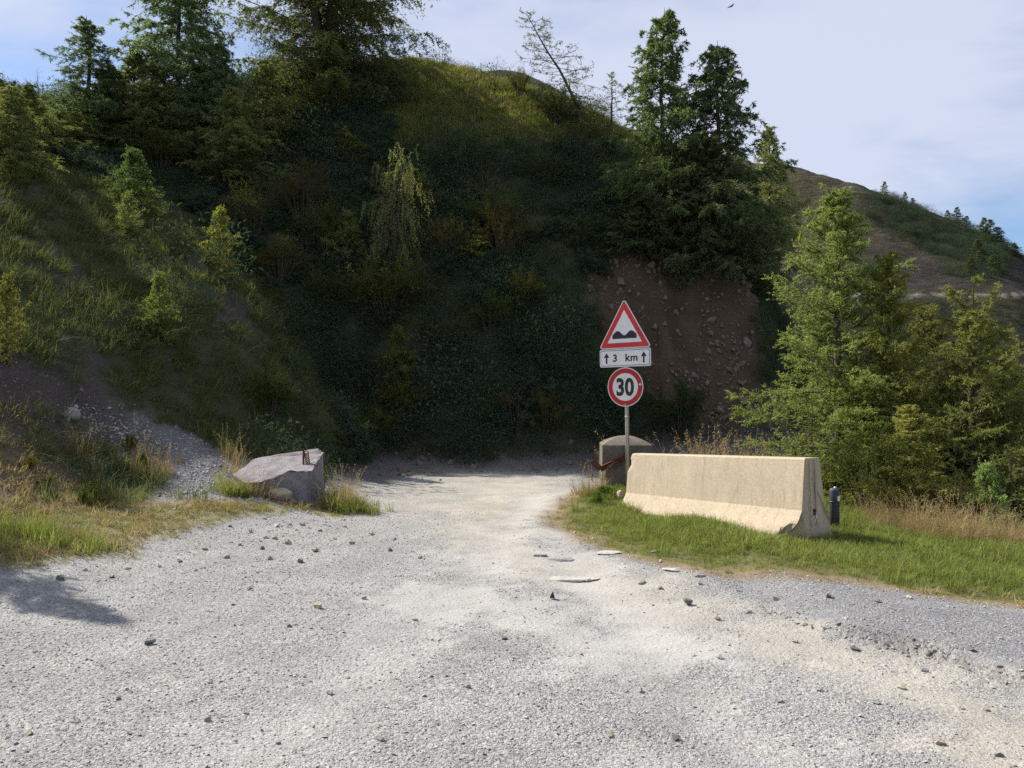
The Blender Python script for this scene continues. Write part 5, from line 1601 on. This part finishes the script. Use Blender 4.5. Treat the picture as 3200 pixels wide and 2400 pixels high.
k = (sdist(x, y, VERGE) > .2) & (R.random(n) < .5 * (N2(x, y, .9, 2) > .5)) & (x / y < .85) & ~((np.abs((x - ctr[0]) * -ax[1] + (y - ctr[1]) * ax[0]) < .36) & (np.abs((x - ctr[0]) * ax[0] + (y - ctr[1]) * ax[1]) < 1.7))
x, y = x[k], y[k]
scatter('verge_weeds', on_ground(x, y), tilt(R, Hn(x, y), len(x), .2, .2), R.uniform(.12, .3, len(x)), 'weed', 'small broad-leaved weeds in the green verge', 'weeds')
# dry grass
n = 5200
x = R.uniform(3.6, 10, n); y = R.uniform(5.5, 13.5, n)
hayzone = sstep(0, .5, sdist(x, y, [(4.2, 9.5), (4.4, 8.65), (5.2, 8.1), (6.4, 7.5), (12, 5.4), (12, 12), (5, 12)]) + .5 * (N2(x, y, .8, 3) - .5))
k = R.random(n) < hayzone * .8
x, y = x[k], y[k]
scatter('dry_grass', on_ground(x, y), tilt(R, Hn(x, y), len(x), .2, .18), R.uniform(.4, .85, len(x)), 'hay', 'tall straw-coloured dry grass beyond the barrier end', 'grass')
# straw behind the barrier, on the strip by the road bend, and round the boulder
q = []
for cx_, cy_, sx_, sy_, m in [(1.2, 12.15, .12, .2, 8), (-2.5, 11.1, .14, .3, 18), (-2.3, 10.85, .2, .2, 7), (-3.75, 10.6, .1, .1, 9), (-3.3, 10.6, .12, .05, 3), (-4.1, 12.0, .3, .2, 6), (-5.5, 10.7, .3, .3, 14), (-5.1, 11.2, .3, .3, 8)]:
    q.append(np.stack([R.normal(cx_, sx_, m), R.normal(cy_, sy_, m)], -1))
q = np.concatenate(q)
q2 = np.concatenate([np.stack([R.normal(3.7, .9, 46), R.normal(12.7, .35, 46)], -1), np.stack([R.normal(3.2, .18, 24), R.normal(12.5, .2, 24)], -1)])
scatter('tall_straw', on_ground(q2[:, 0], q2[:, 1]), tilt(R, Hn(q2[:, 0], q2[:, 1]), len(q2), .3, .1), R.uniform(1.1, 1.75, len(q2)), 'hay', 'tall dry stalks rising behind the concrete barrier', 'grass')
scatter('straw_tufts', on_ground(q[:, 0], q[:, 1]), tilt(R, Hn(q[:, 0], q[:, 1]), len(q), .3, .15), R.uniform(.5, .95, len(q)), 'hay', 'thin straw tufts round the boulder and behind the barrier', 'grass')
q = []
for cx_, cy_, sx_, sy_, m in [(-2.45, 11.0, .18, .28, 44), (-2.2, 10.75, .2, .15, 20), (-3.72, 10.55, .10, .08, 22), (-3.95, 11.0, .15, .3, 12), (-4.95, 7.6, .36, .12, 50), (-5.1, 6.9, .4, .12, 14), (-4.2, 7.45, .25, .1, 14)]:
    q.append(np.stack([R.normal(cx_, sx_, m), R.normal(cy_, sy_, m)], -1))
q = np.concatenate(q)
scatter('green_tufts', on_ground(q[:, 0], q[:, 1]), tilt(R, Hn(q[:, 0], q[:, 1]), len(q), .3, .15), R.uniform(.5, 1.05, len(q)), 'tallgrass', 'green grass tufts round the boulder and on the low bank', 'grass')
# sparse grass on the bank at the left
n = 15000
x = R.uniform(-9, -1.9, n); y = R.uniform(5, 11.5, n)
lm = sdist(x, y, LGRASS) + .6 * (N1(x, y, .5, 4, .6) - .5) + .3 * (N2(x, y, 1.8, 3) - .5)
low = (H(x, y) < .5)
k = (R.random(n) < sstep(-.1, .4, lm) * .75 * low) & (R.random(n) < .35 + N3(x, y, .5, 2))
x2, y2 = x[k], y[k]
scatter('bank_grass', on_ground(x2, y2), tilt(R, Hn(x2, y2), len(x2), .3, .15), R.uniform(.25, .7, len(x2)), 'lawn', 'sparse yellow-green grass on the low bank beside the gravel', 'grass')
k = (R.random(n) < sstep(-.1, .4, lm) * .30) & (H(x, y) < 1.6)
x2, y2 = x[k], y[k]
scatter('bank_straw', on_ground(x2, y2), tilt(R, Hn(x2, y2), len(x2), .3, .2), R.uniform(.5, 1.5, len(x2)), 'drylow', 'dry straw litter on the brown earth bank', 'grass')

# slopes --------------------------------------------------------------
def hill_samples(n, ymax=34):
    x = R.uniform(-27, 9.5, n); y = R.uniform(9, ymax, n)
    nn = Hn(x, y)
    k = R.random(n) < .28 / np.maximum(nn[:, 2], .28)
    x, y = x[k], y[k]; P = on_ground(x, y); px, py = px_of(P)
    k = (px > -160) & (px < 1200) & (pick(hillm, x, y) > .45) & (pick(SC, x, y) < R.uniform(.1, .9, len(x))) & (pick(fan, x, y) < .4)
    bare = np.maximum(pick(scree, x, y), pick(streak, x, y) * .85)
    k &= R.random(len(x)) > bare
    return x[k], y[k], px[k], py[k]
x, y, px, py = hill_samples(95000)
spur = sstep(.6, -.6, dline(x, y, [tuple(at(a, b, steep(c))[:2]) for a, b, c in [(345, 462, 15.7), (240, 292, 17), (110, 187, 20.5), (0, 120, 24)]]) * np.where(y < 17, 0, 1) - .5) * (px < 350)
grassy = np.clip(sstep(360, 300, px) * sstep(22, 17, y) + .42, 0, 1)
k = R.random(len(x)) < grassy * .9 * (1 - .85 * pick(earth, x, y))
x1, y1 = x[k], y[k]
scatter('slope_grass', on_ground(x1, y1), tilt(R, Hn(x1, y1), len(x1), .55, .18), R.uniform(.5, 1.15, len(x1)), 'slopegrass', 'rough dull-green grass covering the steep shaded slopes', 'grass')
x, y, px, py = hill_samples(60000)
crest_ = (y > 26) & (px > 395)
k = R.random(len(x)) < np.clip(1.05 - sstep(330, 250, px) * sstep(25, 20, y), .03, 1) * np.where(crest_, .15, .8) * (.3 + N1(x, y, 1.6, 2))
x1, y1 = x[k], y[k]
scatter('slope_scrub', on_ground(x1, y1), tilt(R, Hn(x1, y1), len(x1), .6, .25), (np.exp(R.normal(-.2, .35, len(x1))) * (.45 + 1.15 * N3(x1, y1, 2.4, 2)))[:, None] * R.uniform(.75, 1.25, (len(x1), 3)), 'scrub', 'low dark leafy scrub covering the steep hillside', 'scrub')
k = (R.random(len(x)) < .34 * (N2(x, y, 2.2, 2) > .48)) & ~crest_ & (sstep(360, 300, px) * sstep(22, 17, y) < .5)
x1, y1 = x[k], y[k]
scatter('slope_feathery_growth', on_ground(x1, y1), tilt(R, Hn(x1, y1), len(x1), .5, .25), R.uniform(.6, 1.6, len(x1)), 'feather', 'feathery larch regrowth among the dark scrub', 'scrub')
n = 26000
x = R.uniform(-6, 9, n); y = R.uniform(24, 36, n)
P = on_ground(x, y); px, py = px_of(P)
k = (px > 385) & (R.random(n) < .9 * sstep(24.5, 27.5, y + (px < 520) * -.5)) & (pick(hillm, x, y) > .5)
x, y = x[k], y[k]
scatter('crest_grass', on_ground(x, y), tilt(R, Hn(x, y), len(x), .3, .2), R.uniform(.5, 1.1, len(x)), 'crestgrass', 'sunlit yellowish grass along the crest of the hill', 'grass')
# distant scrub
n = 11000
x = R.uniform(30, 75, n); y = R.uniform(62, 104, n); z = FH(x, y)
px, py = fxy2p(x, y, z)
s_ = sdist(px + 16 * (N1(x, y, 4, 3) - .5), py + 10 * (N2(x, y, 4, 3) - .5), SCRUB)
k = (R.random(n) < sstep(-2, 6, s_) * .42 + .045 * (py < 290) + .4 * (py > 300)) & (R.random(n) < .2 + N3(x, y, 5, 2))
P = np.stack([x, y, z - .1], -1)[k]
scatter('distant_scrub', P, tilt(R, np.zeros((len(P), 3)), len(P), 0, .2), (np.where(s_[k] > 0, 1.0, .5))[:, None] * np.stack([R.uniform(.9, 2.4, len(P))] * 2 + [R.uniform(1.1, 2.8, len(P))], -1), 'scrub', 'dark dwarf scrub in bands across the distant hill', 'scrub')
